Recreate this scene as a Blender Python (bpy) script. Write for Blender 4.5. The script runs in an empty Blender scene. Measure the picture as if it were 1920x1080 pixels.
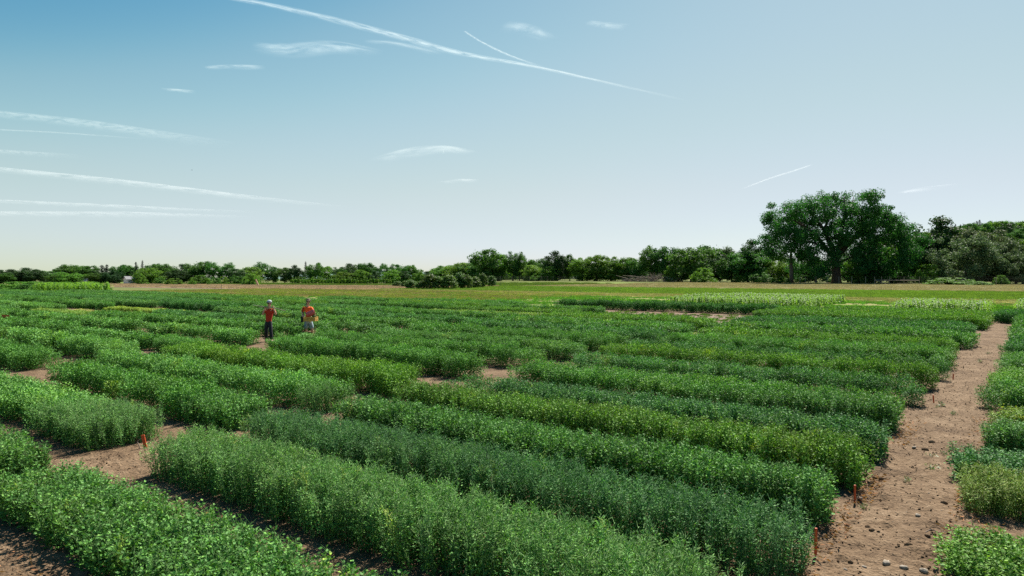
import bpy, bmesh, math, random
import numpy as np
from mathutils import Vector, Matrix, Euler

# ------------------------------------------------------------------ camera, light, exposure
sc = bpy.context.scene
COL = sc.collection
H_CAM = 2.95
F = 1300.0; PX0 = 960.0; YH = 515.0            # focal length and horizon of the photograph, in its pixels
cam = bpy.data.cameras.new('camera'); cam_o = bpy.data.objects.new('camera', cam); COL.objects.link(cam_o)
cam_o.location = (0, 0, H_CAM); cam_o.rotation_euler = (math.radians(90), 0, 0)
cam.lens = 36 * F / 1920; cam.shift_y = -25 / 1920; cam.clip_end = 60000; cam.clip_start = 0.1
sc.camera = cam_o

SUN_AZ, SUN_EL = math.radians(30), math.radians(50)
world = bpy.data.worlds.new("World"); sc.world = world; world.use_nodes = True
nt = world.node_tree; bg = nt.nodes['Background']
sky = nt.nodes.new('ShaderNodeTexSky'); sky.sky_type = 'NISHITA'; sky.sun_disc = False
sky.sun_elevation = SUN_EL; sky.sun_rotation = SUN_AZ
sky.air_density = 1.0; sky.dust_density = 0.3; sky.ozone_density = 6.0
m1 = nt.nodes.new('ShaderNodeVectorMath'); m1.operation = 'SCALE'; m1.inputs['Scale'].default_value = 0.1
cv = nt.nodes.new('ShaderNodeRGBCurve')
def setc(c, pts):
    while len(c.points) > 2: c.points.remove(c.points[1])
    c.points[0].location = pts[0]; c.points[-1].location = pts[-1]
    for p in pts[1:-1]: c.points.new(*p)
setc(cv.mapping.curves[0], [(0, 0), (.135, .09), (.20, .29), (.30, .49), (.65, .735), (1, .92)])
setc(cv.mapping.curves[1], [(0, 0), (.27, .33), (.35, .50), (.43, .60), (.8, .775), (1, .92)])
setc(cv.mapping.curves[2], [(0, 0), (.5, .50), (.72, .68), (.86, .725), (1, .86)])
cv.mapping.update()
m2 = nt.nodes.new('ShaderNodeVectorMath'); m2.operation = 'SCALE'; m2.inputs['Scale'].default_value = 10.0
nt.links.new(sky.outputs[0], m1.inputs[0]); nt.links.new(m1.outputs[0], cv.inputs['Color'])
hz = nt.nodes.new('ShaderNodeTexCoord'); hs_ = nt.nodes.new('ShaderNodeSeparateXYZ'); hr = nt.nodes.new('ShaderNodeMapRange'); hr.interpolation_type = 'SMOOTHSTEP'
hr.inputs['From Min'].default_value = 0.0; hr.inputs['From Max'].default_value = 0.13; hr.inputs['To Min'].default_value = 1.0; hr.inputs['To Max'].default_value = 0.0
hm = nt.nodes.new('ShaderNodeMix'); hm.data_type = 'RGBA'; hm.blend_type = 'MULTIPLY'; hm.inputs[7].default_value = (.945, 1.03, 1.21, 1)   # the dust at the horizon is whiter than the model's
nt.links.new(hz.outputs['Generated'], hs_.inputs[0]); nt.links.new(hs_.outputs['Z'], hr.inputs[0]); nt.links.new(hr.outputs[0], hm.inputs[0])
nt.links.new(cv.outputs[0], hm.inputs[6]); nt.links.new(hm.outputs[2], m2.inputs[0]); nt.links.new(m2.outputs[0], bg.inputs[0])
bg.inputs[1].default_value = 0.0505
sun = bpy.data.lights.new('sun', 'SUN'); sun.energy = 5.0; sun.angle = math.radians(0.5); sun.color = (1.0, 0.94, 0.84)
sun_o = bpy.data.objects.new('sun', sun); COL.objects.link(sun_o)
S = Vector((math.sin(SUN_AZ) * math.cos(SUN_EL), math.cos(SUN_AZ) * math.cos(SUN_EL), math.sin(SUN_EL)))
sun_o.rotation_euler = S.to_track_quat('Z', 'Y').to_euler(); sun_o.location = (0, 0, 60)
vs = sc.view_settings; vs.view_transform = 'Standard'; vs.look = 'None'; vs.exposure = 1.06; vs.gamma = 1.0; vs.use_curve_mapping = False
sc.render.engine = 'CYCLES'
cy = sc.cycles; cy.max_bounces = 7; cy.diffuse_bounces = 3; cy.glossy_bounces = 2; cy.transmission_bounces = 4; cy.transparent_max_bounces = 12
cy.caustics_reflective = False; cy.caustics_refractive = False; cy.use_denoising = False

# ------------------------------------------------------------------ helpers
rng = np.random.default_rng(7)
random.seed(7)
A = math.atan2(965, F)                          # direction of the dirt path, clockwise from straight ahead
SA, CA = math.sin(A), math.cos(A)
def px(x, y, z=0.0):                            # photograph pixel of something at height z -> world x, y
    Y = F * (H_CAM - z) / (y - YH); return ((x - PX0) / F * Y, Y)
def uv(u, v): return (u * SA - v * CA, u * CA + v * SA)     # u along the path, v along the crop strips
def to_uv(X, Y): return (X * SA + Y * CA, -X * CA + Y * SA)
def sstep(a, b, x):
    t = np.clip((np.asarray(x, float) - a) / (b - a), 0, 1); return t * t * (3 - 2 * t)
def gz(X, Y):                                   # the land falls slightly away far behind on one side
    D = np.maximum(np.asarray(Y, float) - 120, 0)
    return -0.006 * D * (1 - sstep(-60, 20, X)) * 1.0
def vnoise(x, y, s, seed=0):                    # value noise in -1..1
    x = np.asarray(x, float) / s; y = np.asarray(y, float) / s
    xi = np.floor(x).astype(np.int64); yi = np.floor(y).astype(np.int64); fx = x - xi; fy = y - yi
    fx = fx * fx * (3 - 2 * fx); fy = fy * fy * (3 - 2 * fy)
    def h(a, b):
        n = (a * 374761393 + b * 668265263 + seed * 974711) & 0xffffffff
        n = ((n ^ (n >> 13)) * 1274126177) & 0xffffffff
        return ((n ^ (n >> 16)) & 0xffff) / 32767.5 - 1
    return (h(xi, yi) * (1 - fx) + h(xi + 1, yi) * fx) * (1 - fy) + (h(xi, yi + 1) * (1 - fx) + h(xi + 1, yi + 1) * fx) * fy
def fbm(x, y, s, seed=0, o=3):
    r = 0; a = 1
    for i in range(o): r = r + a * vnoise(x, y, s / 2 ** i, seed + i); a *= .5
    return r / 1.75

def tag(o, label=None, cat=None, group=None, kind=None):
    if label: o['label'] = label
    if cat: o['category'] = cat
    if group: o['group'] = group
    if kind: o['kind'] = kind
    return o
def empty(name, loc, rz=0.0, label=None, cat=None, group=None):
    o = bpy.data.objects.new(name, None); COL.objects.link(o); o.location = loc; o.rotation_euler = (0, 0, rz)
    o.empty_display_size = .1
    return tag(o, label, cat, group)
def link(name, me, parent=None, loc=None):
    o = bpy.data.objects.new(name, me); COL.objects.link(o)
    if parent: o.parent = parent
    if loc: o.location = loc
    return o
def mesh_np(name, V, Fq, mat=None, smooth=False, n=4):
    V = np.asarray(V, np.float32).reshape(-1, 3); Fq = np.asarray(Fq, np.int32).reshape(-1, n)
    me = bpy.data.meshes.new(name); me.vertices.add(len(V)); me.vertices.foreach_set('co', V.ravel())
    me.loops.add(Fq.size); me.loops.foreach_set('vertex_index', Fq.ravel())
    me.polygons.add(len(Fq)); me.polygons.foreach_set('loop_start', np.arange(0, Fq.size, n, dtype=np.int32))
    me.polygons.foreach_set('loop_total', np.full(len(Fq), n, np.int32))
    if smooth: me.polygons.foreach_set('use_smooth', np.ones(len(Fq), bool))
    me.update(calc_edges=True)
    if mat: me.materials.append(mat)
    return me
class MB:                                       # collects tubes, boxes and rounds into one mesh
    def __init__(s): s.V = []; s.F = []; s.n = 0
    def add(s, V, Fs):
        s.V.extend([tuple(v) for v in V]); s.F.extend([tuple(i + s.n for i in f) for f in Fs]); s.n += len(V)
    def tube(s, pts, rad, k=8, cap=True):
        pts = [Vector(p) for p in pts]; m = len(pts)
        if not hasattr(rad, '__len__'): rad = [rad] * m
        V = []; prev = None
        for i, p in enumerate(pts):
            d = (pts[min(i + 1, m - 1)] - pts[max(i - 1, 0)]).normalized()
            if prev is None: a = d.orthogonal().normalized()
            else: a = (prev - d * prev.dot(d)).normalized()
            prev = a; b = d.cross(a)
            for j in range(k):
                t = 2 * math.pi * j / k; V.append(p + (a * math.cos(t) + b * math.sin(t)) * rad[i])
        Fs = [(i * k + j, i * k + (j + 1) % k, (i + 1) * k + (j + 1) % k, (i + 1) * k + j) for i in range(m - 1) for j in range(k)]
        if cap: Fs += [tuple(range(k))[::-1], tuple(range((m - 1) * k, m * k))]
        s.add(V, Fs)
    def box(s, c, sz, rz=0.0, rx=0.0, ry=0.0, taper=1.0):
        R = Euler((rx, ry, rz)).to_matrix(); c = Vector(c); V = []
        for z in (-.5, .5):
            for x, y in ((-.5, -.5), (.5, -.5), (.5, .5), (-.5, .5)):
                t = taper if z > 0 else 1
                V.append(c + R @ Vector((x * sz[0] * t, y * sz[1] * t, z * sz[2])))
        s.add(V, [(3, 2, 1, 0), (4, 5, 6, 7), (0, 1, 5, 4), (1, 2, 6, 5), (2, 3, 7, 6), (3, 0, 4, 7)])
    def lathe(s, prof, c=(0, 0, 0), k=16, M=None, close=True):
        V = []; c = Vector(c)
        for r, z in prof:
            for j in range(k):
                t = 2 * math.pi * j / k; p = Vector((r * math.cos(t), r * math.sin(t), z))
                V.append(c + (M @ p if M else p))
        m = len(prof)
        Fs = [(i * k + j, i * k + (j + 1) % k, (i + 1) * k + (j + 1) % k, (i + 1) * k + j) for i in range(m - 1) for j in range(k)]
        if close: Fs += [tuple(range(k))[::-1], tuple(range((m - 1) * k, m * k))]
        s.add(V, Fs)
    def ball(s, c, r, k=10, sc_=(1, 1, 1), jit=0.0, seed=0):
        R = random.Random(seed); V = []; Fs = []; n = k // 2 + 1
        for i in range(n):
            ph = math.pi * (i + .02) / (n - .96 ) if i else .02
            ph = min(ph, math.pi - .02)
            for j in range(k):
                t = 2 * math.pi * j / k; q = r * (1 + R.uniform(-jit, jit))
                V.append((c[0] + q * sc_[0] * math.sin(ph) * math.cos(t), c[1] + q * sc_[1] * math.sin(ph) * math.sin(t), c[2] + q * sc_[2] * math.cos(ph)))
        Fs = [(i * k + j, (i + 1) * k + j, (i + 1) * k + (j + 1) % k, i * k + (j + 1) % k) for i in range(n - 1) for j in range(k)]
        Fs += [tuple(range(k)), tuple(range((n - 1) * k, n * k))[::-1]]
        s.add(V, Fs)
    def mesh(s, name, mat=None, smooth=False):
        me = bpy.data.meshes.new(name); me.from_pydata([tuple(v) for v in s.V], [], s.F); me.update()
        if mat: me.materials.append(mat)
        if smooth: me.shade_smooth()
        return me
    def obj(s, name, mat, parent=None, smooth=False, loc=None): return link(name, s.mesh(name, mat, smooth), parent, loc)

# ------------------------------------------------------------------ materials
def new_mat(name):
    m = bpy.data.materials.new(name); m.use_nodes = True
    n = m.node_tree; n.nodes.clear(); out = n.nodes.new('ShaderNodeOutputMaterial'); return m, n, out
def N(n, t, **kw):
    x = n.nodes.new(t)
    for k, v in kw.items():
        if k.startswith('i_'): x.inputs[k[2:].replace('_', ' ')].default_value = v
        else: setattr(x, k, v)
    return x
def ramp(n, stops):
    r = N(n, 'ShaderNodeValToRGB'); e = r.color_ramp.elements
    e[0].position = stops[0][0]; e[0].color = (*stops[0][1], 1); e[1].position = stops[-1][0]; e[1].color = (*stops[-1][1], 1)
    for p, c in stops[1:-1]:
        q = e.new(p); q.color = (*c, 1)
    return r
def plain(name, col, rough=.7, var=.15, scale=20, bump=0.0, metal=0.0, spec=.4):
    m, n, out = new_mat(name)
    tc = N(n, 'ShaderNodeTexCoord'); no = N(n, 'ShaderNodeTexNoise'); no.inputs['Scale'].default_value = scale; no.inputs['Detail'].default_value = 5
    n.links.new(tc.outputs['Object'], no.inputs['Vector'])
    r = ramp(n, [(.3, tuple(c * (1 - var) for c in col)), (.7, tuple(min(1, c * (1 + var)) for c in col))])
    n.links.new(no.outputs['Fac'], r.inputs['Fac'])
    p = N(n, 'ShaderNodeBsdfPrincipled'); p.inputs['Roughness'].default_value = rough; p.inputs['Metallic'].default_value = metal
    p.inputs['Specular IOR Level'].default_value = spec
    n.links.new(r.outputs[0], p.inputs['Base Color'])
    if bump:
        b = N(n, 'ShaderNodeBump'); b.inputs['Strength'].default_value = bump; b.inputs['Distance'].default_value = .02
        n.links.new(no.outputs['Fac'], b.inputs['Height']); n.links.new(b.outputs[0], p.inputs['Normal'])
    n.links.new(p.outputs[0], out.inputs[0]); return m
def leaf_mat(name, col, trans=.35, rough=.42, spec=.5, tint=False, var=.25, tcol=None, island=True):
    """leaf surface: reflects and lets light through; colour varies from leaf to leaf"""
    m, n, out = new_mat(name)
    geo = N(n, 'ShaderNodeNewGeometry')
    r = ramp(n, [(0, tuple(c * (1 - var) for c in col)), (.55, col), (1, (min(1, col[0] * (1 + var * 1.6)), col[1] * (1 + var), col[2] * (1 + var * .4)))])
    n.links.new(geo.outputs['Random Per Island'], r.inputs['Fac'])
    c = r.outputs[0]
    if tint:
        at = N(n, 'ShaderNodeAttribute', attribute_type='INSTANCER', attribute_name='tint')
        mx = N(n, 'ShaderNodeMix', data_type='RGBA', blend_type='MULTIPLY'); mx.inputs[0].default_value = 1
        n.links.new(c, mx.inputs[6]); n.links.new(at.outputs['Color'], mx.inputs[7]); c = mx.outputs[2]
    else:
        oi = N(n, 'ShaderNodeObjectInfo')
        hs = N(n, 'ShaderNodeHueSaturation'); hs.inputs['Fac'].default_value = 1
        mr = N(n, 'ShaderNodeMapRange'); mr.inputs['To Min'].default_value = .48; mr.inputs['To Max'].default_value = .515
        mv = N(n, 'ShaderNodeMapRange'); mv.inputs['To Min'].default_value = .8; mv.inputs['To Max'].default_value = 1.2
        ml = N(n, 'ShaderNodeMath', operation='MULTIPLY'); ml.inputs[1].default_value = 7.31
        fr = N(n, 'ShaderNodeMath', operation='FRACT')
        n.links.new(oi.outputs['Random'], mr.inputs[0]); n.links.new(oi.outputs['Random'], ml.inputs[0]); n.links.new(ml.outputs[0], fr.inputs[0])
        n.links.new(fr.outputs[0], mv.inputs[0])
        n.links.new(mr.outputs[0], hs.inputs['Hue']); n.links.new(mv.outputs[0], hs.inputs['Value']); n.links.new(c, hs.inputs['Color']); c = hs.outputs[0]
    p = N(n, 'ShaderNodeBsdfPrincipled'); p.inputs['Roughness'].default_value = rough; p.inputs['Specular IOR Level'].default_value = spec
    n.links.new(c, p.inputs['Base Color'])
    t = N(n, 'ShaderNodeBsdfTranslucent')
    tm = N(n, 'ShaderNodeMix', data_type='RGBA', blend_type='MULTIPLY'); tm.inputs[0].default_value = 1; tm.inputs[7].default_value = (*(tcol or (1.25, 1.35, .55)), 1)
    n.links.new(c, tm.inputs[6]); n.links.new(tm.outputs[2], t.inputs['Color'])
    mix = N(n, 'ShaderNodeMixShader'); mix.inputs[0].default_value = trans
    n.links.new(p.outputs[0], mix.inputs[1]); n.links.new(t.outputs[0], mix.inputs[2]); n.links.new(mix.outputs[0], out.inputs[0])
    return m

def soil_mat(name, c0, c1, c2, scale=1.0, bump=.6):
    m, n, out = new_mat(name)
    tc = N(n, 'ShaderNodeTexCoord'); mp = N(n, 'ShaderNodeMapping'); n.links.new(tc.outputs['Object'], mp.inputs[0]); mp.inputs['Scale'].default_value = (scale,) * 3
    a = N(n, 'ShaderNodeTexNoise'); a.inputs['Scale'].default_value = .9; a.inputs['Detail'].default_value = 8; a.inputs['Roughness'].default_value = .65
    b = N(n, 'ShaderNodeTexNoise'); b.inputs['Scale'].default_value = 9; b.inputs['Detail'].default_value = 6; b.inputs['Roughness'].default_value = .7
    v = N(n, 'ShaderNodeTexVoronoi'); v.inputs['Scale'].default_value = 26
    for x in (a, b, v): n.links.new(mp.outputs[0], x.inputs['Vector'])
    r = ramp(n, [(.34, c0), (.5, c1), (.66, c2)]); ad = N(n, 'ShaderNodeMix', data_type='FLOAT'); ad.inputs[0].default_value = .5
    n.links.new(a.outputs['Fac'], ad.inputs[2]); n.links.new(b.outputs['Fac'], ad.inputs[3]); n.links.new(ad.outputs[0], r.inputs['Fac'])
    p = N(n, 'ShaderNodeBsdfPrincipled'); p.inputs['Roughness'].default_value = .95; p.inputs['Specular IOR Level'].default_value = .15
    n.links.new(r.outputs[0], p.inputs['Base Color'])
    hm = N(n, 'ShaderNodeMath', operation='MULTIPLY_ADD'); hm.inputs[1].default_value = -.35
    n.links.new(v.outputs['Distance'], hm.inputs[0]); n.links.new(b.outputs['Fac'], hm.inputs[2])
    bp = N(n, 'ShaderNodeBump'); bp.inputs['Strength'].default_value = bump; bp.inputs['Distance'].default_value = .05
    n.links.new(hm.outputs[0], bp.inputs['Height']); n.links.new(bp.outputs[0], p.inputs['Normal']); n.links.new(p.outputs[0], out.inputs[0])
    return m
def field_mat(name, stops, s1=.05, s2=2.0, stretch=(1, 1, 1), bump=.5):
    m, n, out = new_mat(name)
    tc = N(n, 'ShaderNodeTexCoord'); mp = N(n, 'ShaderNodeMapping'); n.links.new(tc.outputs['Object'], mp.inputs[0])
    mp.inputs['Rotation'].default_value = (0, 0, A); mp.inputs['Scale'].default_value = stretch
    a = N(n, 'ShaderNodeTexNoise'); a.inputs['Scale'].default_value = s1; a.inputs['Detail'].default_value = 9; a.inputs['Roughness'].default_value = .7
    b = N(n, 'ShaderNodeTexNoise'); b.inputs['Scale'].default_value = s2; b.inputs['Detail'].default_value = 4
    n.links.new(mp.outputs[0], a.inputs['Vector']); n.links.new(mp.outputs[0], b.inputs['Vector'])
    ad = N(n, 'ShaderNodeMix', data_type='FLOAT'); ad.inputs[0].default_value = .4
    n.links.new(a.outputs['Fac'], ad.inputs[2]); n.links.new(b.outputs['Fac'], ad.inputs[3])
    r = ramp(n, stops); n.links.new(ad.outputs[0], r.inputs['Fac'])
    p = N(n, 'ShaderNodeBsdfPrincipled'); p.inputs['Roughness'].default_value = 1; p.inputs['Specular IOR Level'].default_value = .05
    n.links.new(r.outputs[0], p.inputs['Base Color'])
    bp = N(n, 'ShaderNodeBump'); bp.inputs['Strength'].default_value = bump; bp.inputs['Distance'].default_value = .15
    n.links.new(b.outputs['Fac'], bp.inputs['Height']); n.links.new(bp.outputs[0], p.inputs['Normal']); n.links.new(p.outputs[0], out.inputs[0])
    return m

M_soil = soil_mat('soil', (.068, .042, .025), (.155, .102, .060), (.262, .185, .118), 1.0, 1.0)
M_clod = plain('clod_soil', (.16, .107, .066), .95, .35, 30, .6, spec=.1)
M_stone = plain('stone', (.27, .225, .175), .8, .25, 25, .4)
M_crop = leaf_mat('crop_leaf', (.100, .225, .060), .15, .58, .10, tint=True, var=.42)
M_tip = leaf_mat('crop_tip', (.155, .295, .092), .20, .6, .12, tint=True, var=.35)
M_stem = leaf_mat('crop_stem', (.17, .27, .11), .2, .6, .2, tint=True)
M_grass = leaf_mat('grass_blade', (.12, .155, .04), .35, .6, .25, tint=True, var=.3)
M_dryg = leaf_mat('dry_grass_blade', (.30, .235, .145), .3, .7, .1, tint=True, var=.3, tcol=(1.05, 1.0, .85))
M_corn = leaf_mat('corn_leaf', (.17, .30, .06), .45, .5, .10, tint=True, var=.25)
M_bark = plain('bark', (.060, .048, .038), .9, .35, 9, .5)
M_dead = plain('dead_wood', (.24, .19, .155), .9, .3, 6, .4)
M_orange = plain('orange_paint', (.55, .085, .022), .55, .2, 30)
M_rawwood = plain('raw_wood', (.62, .40, .26), .7, .2, 30)
M_post = plain('weathered_post', (.27, .22, .17), .85, .25, 12, .3)
M_wire = plain('fence_wire', (.13, .13, .125), .95, .1, 5, spec=.05)

# ------------------------------------------------------------------ ground
def build_ground():
    # one sheet to the horizon: rings of growing step
    def axis(lo, hi, fine0, fine1, step, grow=1.16):
        a = list(np.arange(fine0, fine1 + 1e-6, step)); s = step; x = a[-1]
        while x < hi: s *= grow; x += s; a.append(x)
        s = step; x = a[0]; b = []
        while x > lo: s *= grow; x -= s; b.append(x)
        return np.array(b[::-1] + a)
    xs = axis(-6000, 6000, -16, 34, .25); ys = axis(-60, 9000, 2, 56, .25)
    X, Y = np.meshgrid(xs, ys); Z = gz(X, Y)
    near = 1 - sstep(40, 70, np.hypot(X, Y))
    Z = Z + near * (.035 * fbm(X, Y, 1.7, 3))
    u, v = to_uv(X, Y)
    for (u0, u1, v0, v1) in ((3.5, 60, .66, 1.74), (1.0, 2.5, 1.5, 12.0)):   # finer relief lies on separate sheets: sink the ground there
        m = (u > u0 + .1) & (u < u1 - .1) & (v > v0 + .1) & (v < v1 - .1); Z = np.where(m, Z - .12, Z)
    V = np.stack([X, Y, Z], -1).reshape(-1, 3); nx, ny = len(xs), len(ys)
    i = np.arange(nx * ny).reshape(ny, nx)
    Fq = np.stack([i[:-1, :-1], i[:-1, 1:], i[1:, 1:], i[1:, :-1]], -1).reshape(-1, 4)
    m, n, out = new_mat('far_ground')
    me = mesh_np('ground', V, Fq, M_soil, True)
    far = field_mat('far_field', [(.3, (.07, .105, .032)), (.5, (.11, .13, .042)), (.7, (.17, .165, .07))], .02, .6)
    me.materials.append(far)
    c = V[Fq].mean(1); cu, cvv = to_uv(c[:, 0], c[:, 1])
    me.polygons.foreach_set('material_index', ((cu > 60) | (np.hypot(c[:, 0], c[:, 1]) > 150) | (c[:, 1] < -5)).astype(np.int32))
    me.update()
    tag(link('ground', me), kind='structure')
build_ground()
def soil_height(u, v):
    h = .030 * fbm(u, v, .9, 11) + .030 * fbm(u * 1.0, v * 1.8, .30, 21, 3) + .013 * vnoise(u, v, .08, 5)
    r = fbm(u, v, .22, 31, 2); h = h + .16 * np.maximum(r - .38, 0)
    # trodden hollows and a dug hole
    for (x, y, rr, d) in ((1640, 935, .16, .07), (1745, 1050, .20, .06), (1590, 1030, .15, .03), (1700, 900, .25, .03), (1470, 812, .1, .02)):
        X, Y = px(x, y); a, b = to_uv(X, Y); q = np.hypot(u - a, v - b) / rr
        h = h - d * np.exp(-q * q) + d * .45 * np.exp(-((q - 1.35) * 3) ** 2)
    return h
def relief_sheet(name, u0, u1, v0, v1, du, dv, grow=1.0):
    us = [u0]; s = du
    while us[-1] < u1: us.append(us[-1] + s); s *= grow
    us = np.array(us); vs_ = np.arange(v0, v1 + dv * .5, dv)
    U, V_ = np.meshgrid(us, vs_); Z = soil_height(U, V_) + .012
    e = np.minimum(np.minimum((V_ - v0), (v1 - V_)) / .22, np.minimum((U - u0), (us[-1] - U)) / .22)
    Z = Z - .10 * (1 - np.clip(e, 0, 1))
    X = U * SA - V_ * CA; Y = U * CA + V_ * SA
    i = np.arange(U.size).reshape(U.shape); Fq = np.stack([i[:-1, :-1], i[1:, :-1], i[1:, 1:], i[:-1, 1:]], -1).reshape(-1, 4)
    me = mesh_np(name, np.stack([X, Y, Z], -1), Fq, M_soil, True)
    return tag(link(name, me), kind='structure')
relief_sheet('dirt_path', 3.2, 54, -.1, 2.35, .03, .03, 1.004)
relief_sheet('dirt_headland', .9, 3.3, 1.2, 13.5, .03, .03)
relief_sheet('dirt_alley', 3.2, 12.5, 10.0, 12.6, .035, .035, 1.002)

# ------------------------------------------------------------------ point scatter on geometry nodes
def scatter_group(name, meshes):
    ng = bpy.data.node_groups.new(name, 'GeometryNodeTree')
    ng.interface.new_socket('Geometry', in_out='INPUT', socket_type='NodeSocketGeometry')
    ng.interface.new_socket('Geometry', in_out='OUTPUT', socket_type='NodeSocketGeometry')
    gi = ng.nodes.new('NodeGroupInput'); go = ng.nodes.new('NodeGroupOutput'); L = ng.links.new
    j = ng.nodes.new('GeometryNodeJoinGeometry')
    for me in meshes:
        so = bpy.data.objects.new('source_' + me.name, me)
        oi = ng.nodes.new('GeometryNodeObjectInfo'); oi.inputs['Object'].default_value = so; oi.inputs['As Instance'].default_value = False
        g2 = ng.nodes.new('GeometryNodeGeometryToInstance'); L(oi.outputs['Geometry'], g2.inputs[0]); L(g2.outputs[0], j.inputs[0])
    iop = ng.nodes.new('GeometryNodeInstanceOnPoints'); iop.inputs['Pick Instance'].default_value = True
    def attr(nm, t):
        a = ng.nodes.new('GeometryNodeInputNamedAttribute'); a.data_type = t; a.inputs['Name'].default_value = nm; return a.outputs['Attribute']
    L(gi.outputs[0], iop.inputs['Points']); L(j.outputs[0], iop.inputs['Instance'])
    L(attr('variant', 'INT'), iop.inputs['Instance Index'])
    e2r = ng.nodes.new('FunctionNodeEulerToRotation'); L(attr('rot', 'FLOAT_VECTOR'), e2r.inputs[0]); L(e2r.outputs[0], iop.inputs['Rotation'])
    L(attr('scl', 'FLOAT_VECTOR'), iop.inputs['Scale']); L(iop.outputs[0], go.inputs[0])
    return ng
def scatter_obj(name, ng, P, rot, scl, var, tint, parent=None):
    me = bpy.data.meshes.new(name); n = len(P); me.vertices.add(n); me.vertices.foreach_set('co', np.asarray(P, np.float32).ravel())
    a = me.attributes.new('rot', 'FLOAT_VECTOR', 'POINT'); a.data.foreach_set('vector', np.asarray(rot, np.float32).ravel())
    a = me.attributes.new('scl', 'FLOAT_VECTOR', 'POINT'); a.data.foreach_set('vector', np.asarray(scl, np.float32).ravel())
    a = me.attributes.new('variant', 'INT', 'POINT'); a.data.foreach_set('value', np.asarray(var, np.int32))
    a = me.attributes.new('tint', 'FLOAT_COLOR', 'POINT'); t = np.ones((n, 4), np.float32); t[:, :3] = tint; a.data.foreach_set('color', t.ravel())
    me.update()
    o = link(name, me, parent); md = o.modifiers.new('scatter', 'NODES'); md.node_group = ng; o['kind'] = 'stuff'
    return o

# ------------------------------------------------------------------ leaf meshes (numpy)
def frames(d, roll):
    d = d / np.linalg.norm(d, axis=1, keepdims=True)
    up = np.where(np.abs(d[:, 2:3]) > .9, np.array([[1., 0, 0]]), np.array([[0, 0, 1.]]))
    s = np.cross(d, up); s /= np.linalg.norm(s, axis=1, keepdims=True); t = np.cross(s, d)
    c, q = np.cos(roll)[:, None], np.sin(roll)[:, None]
    return d, s * c + t * q, t * c - s * q
def leaves(P, d, L, W, roll, fold=.25):
    """folded rhombic leaves: base P, direction d, length L, width W; quads (base, side, tip, side) folded on the midrib"""
    d, s, t = frames(d, roll); L = L[:, None]; W = W[:, None]
    b = P; tip = P + d * L; mid = P + d * L * .45; l = mid + s * W * .5 + t * W * fold; r = mid - s * W * .5 + t * W * fold
    V = np.stack([b, l, tip, r], 1).reshape(-1, 3); i = np.arange(len(P)) * 4
    Fq = np.stack([np.stack([i, i + 1, i + 2], -1), np.stack([i, i + 2, i + 3], -1)], 1).reshape(-1, 3)
    return V, Fq
def quads(P, nrm, L, W, roll):
    nn, s, t = frames(nrm, roll); L = L[:, None] * .5; W = W[:, None] * .5
    V = np.stack([P - s * L, P - t * W + nn * W * .25, P + s * L, P + t * W + nn * W * .25], 1).reshape(-1, 3)
    i = np.arange(len(P)) * 4; return V, np.stack([i, i + 1, i + 2, i + 3], -1)
def tris_join(parts):
    Vs, Fs, n, mi = [], [], 0, []
    for k, (V, Fq) in enumerate(parts): Vs.append(V); Fs.append(Fq + n); n += len(V); mi += [k] * len(Fq)
    return np.concatenate(Vs), np.concatenate(Fs), mi
def stems_mesh(P0, P1, r):
    d = P1 - P0; d, s, t = frames(d, np.zeros(len(d))); r = r[:, None]
    a = [P0 + s * r, P0 - s * r * .5 + t * r * .87, P0 - s * r * .5 - t * r * .87]; b = [P1 + s * r * .5, P1 + (-s * .5 + t * .87) * r * .5, P1 + (-s * .5 - t * .87) * r * .5]
    V = np.stack(a + b, 1).reshape(-1, 3); i = np.arange(len(P0)) * 6; Fs = []
    for k in range(3):
        l = (k + 1) % 3; Fs += [np.stack([i + k, i + l, i + 3 + l], -1), np.stack([i + k, i + 3 + l, i + 3 + k], -1)]
    return V, np.concatenate(Fs)
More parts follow.
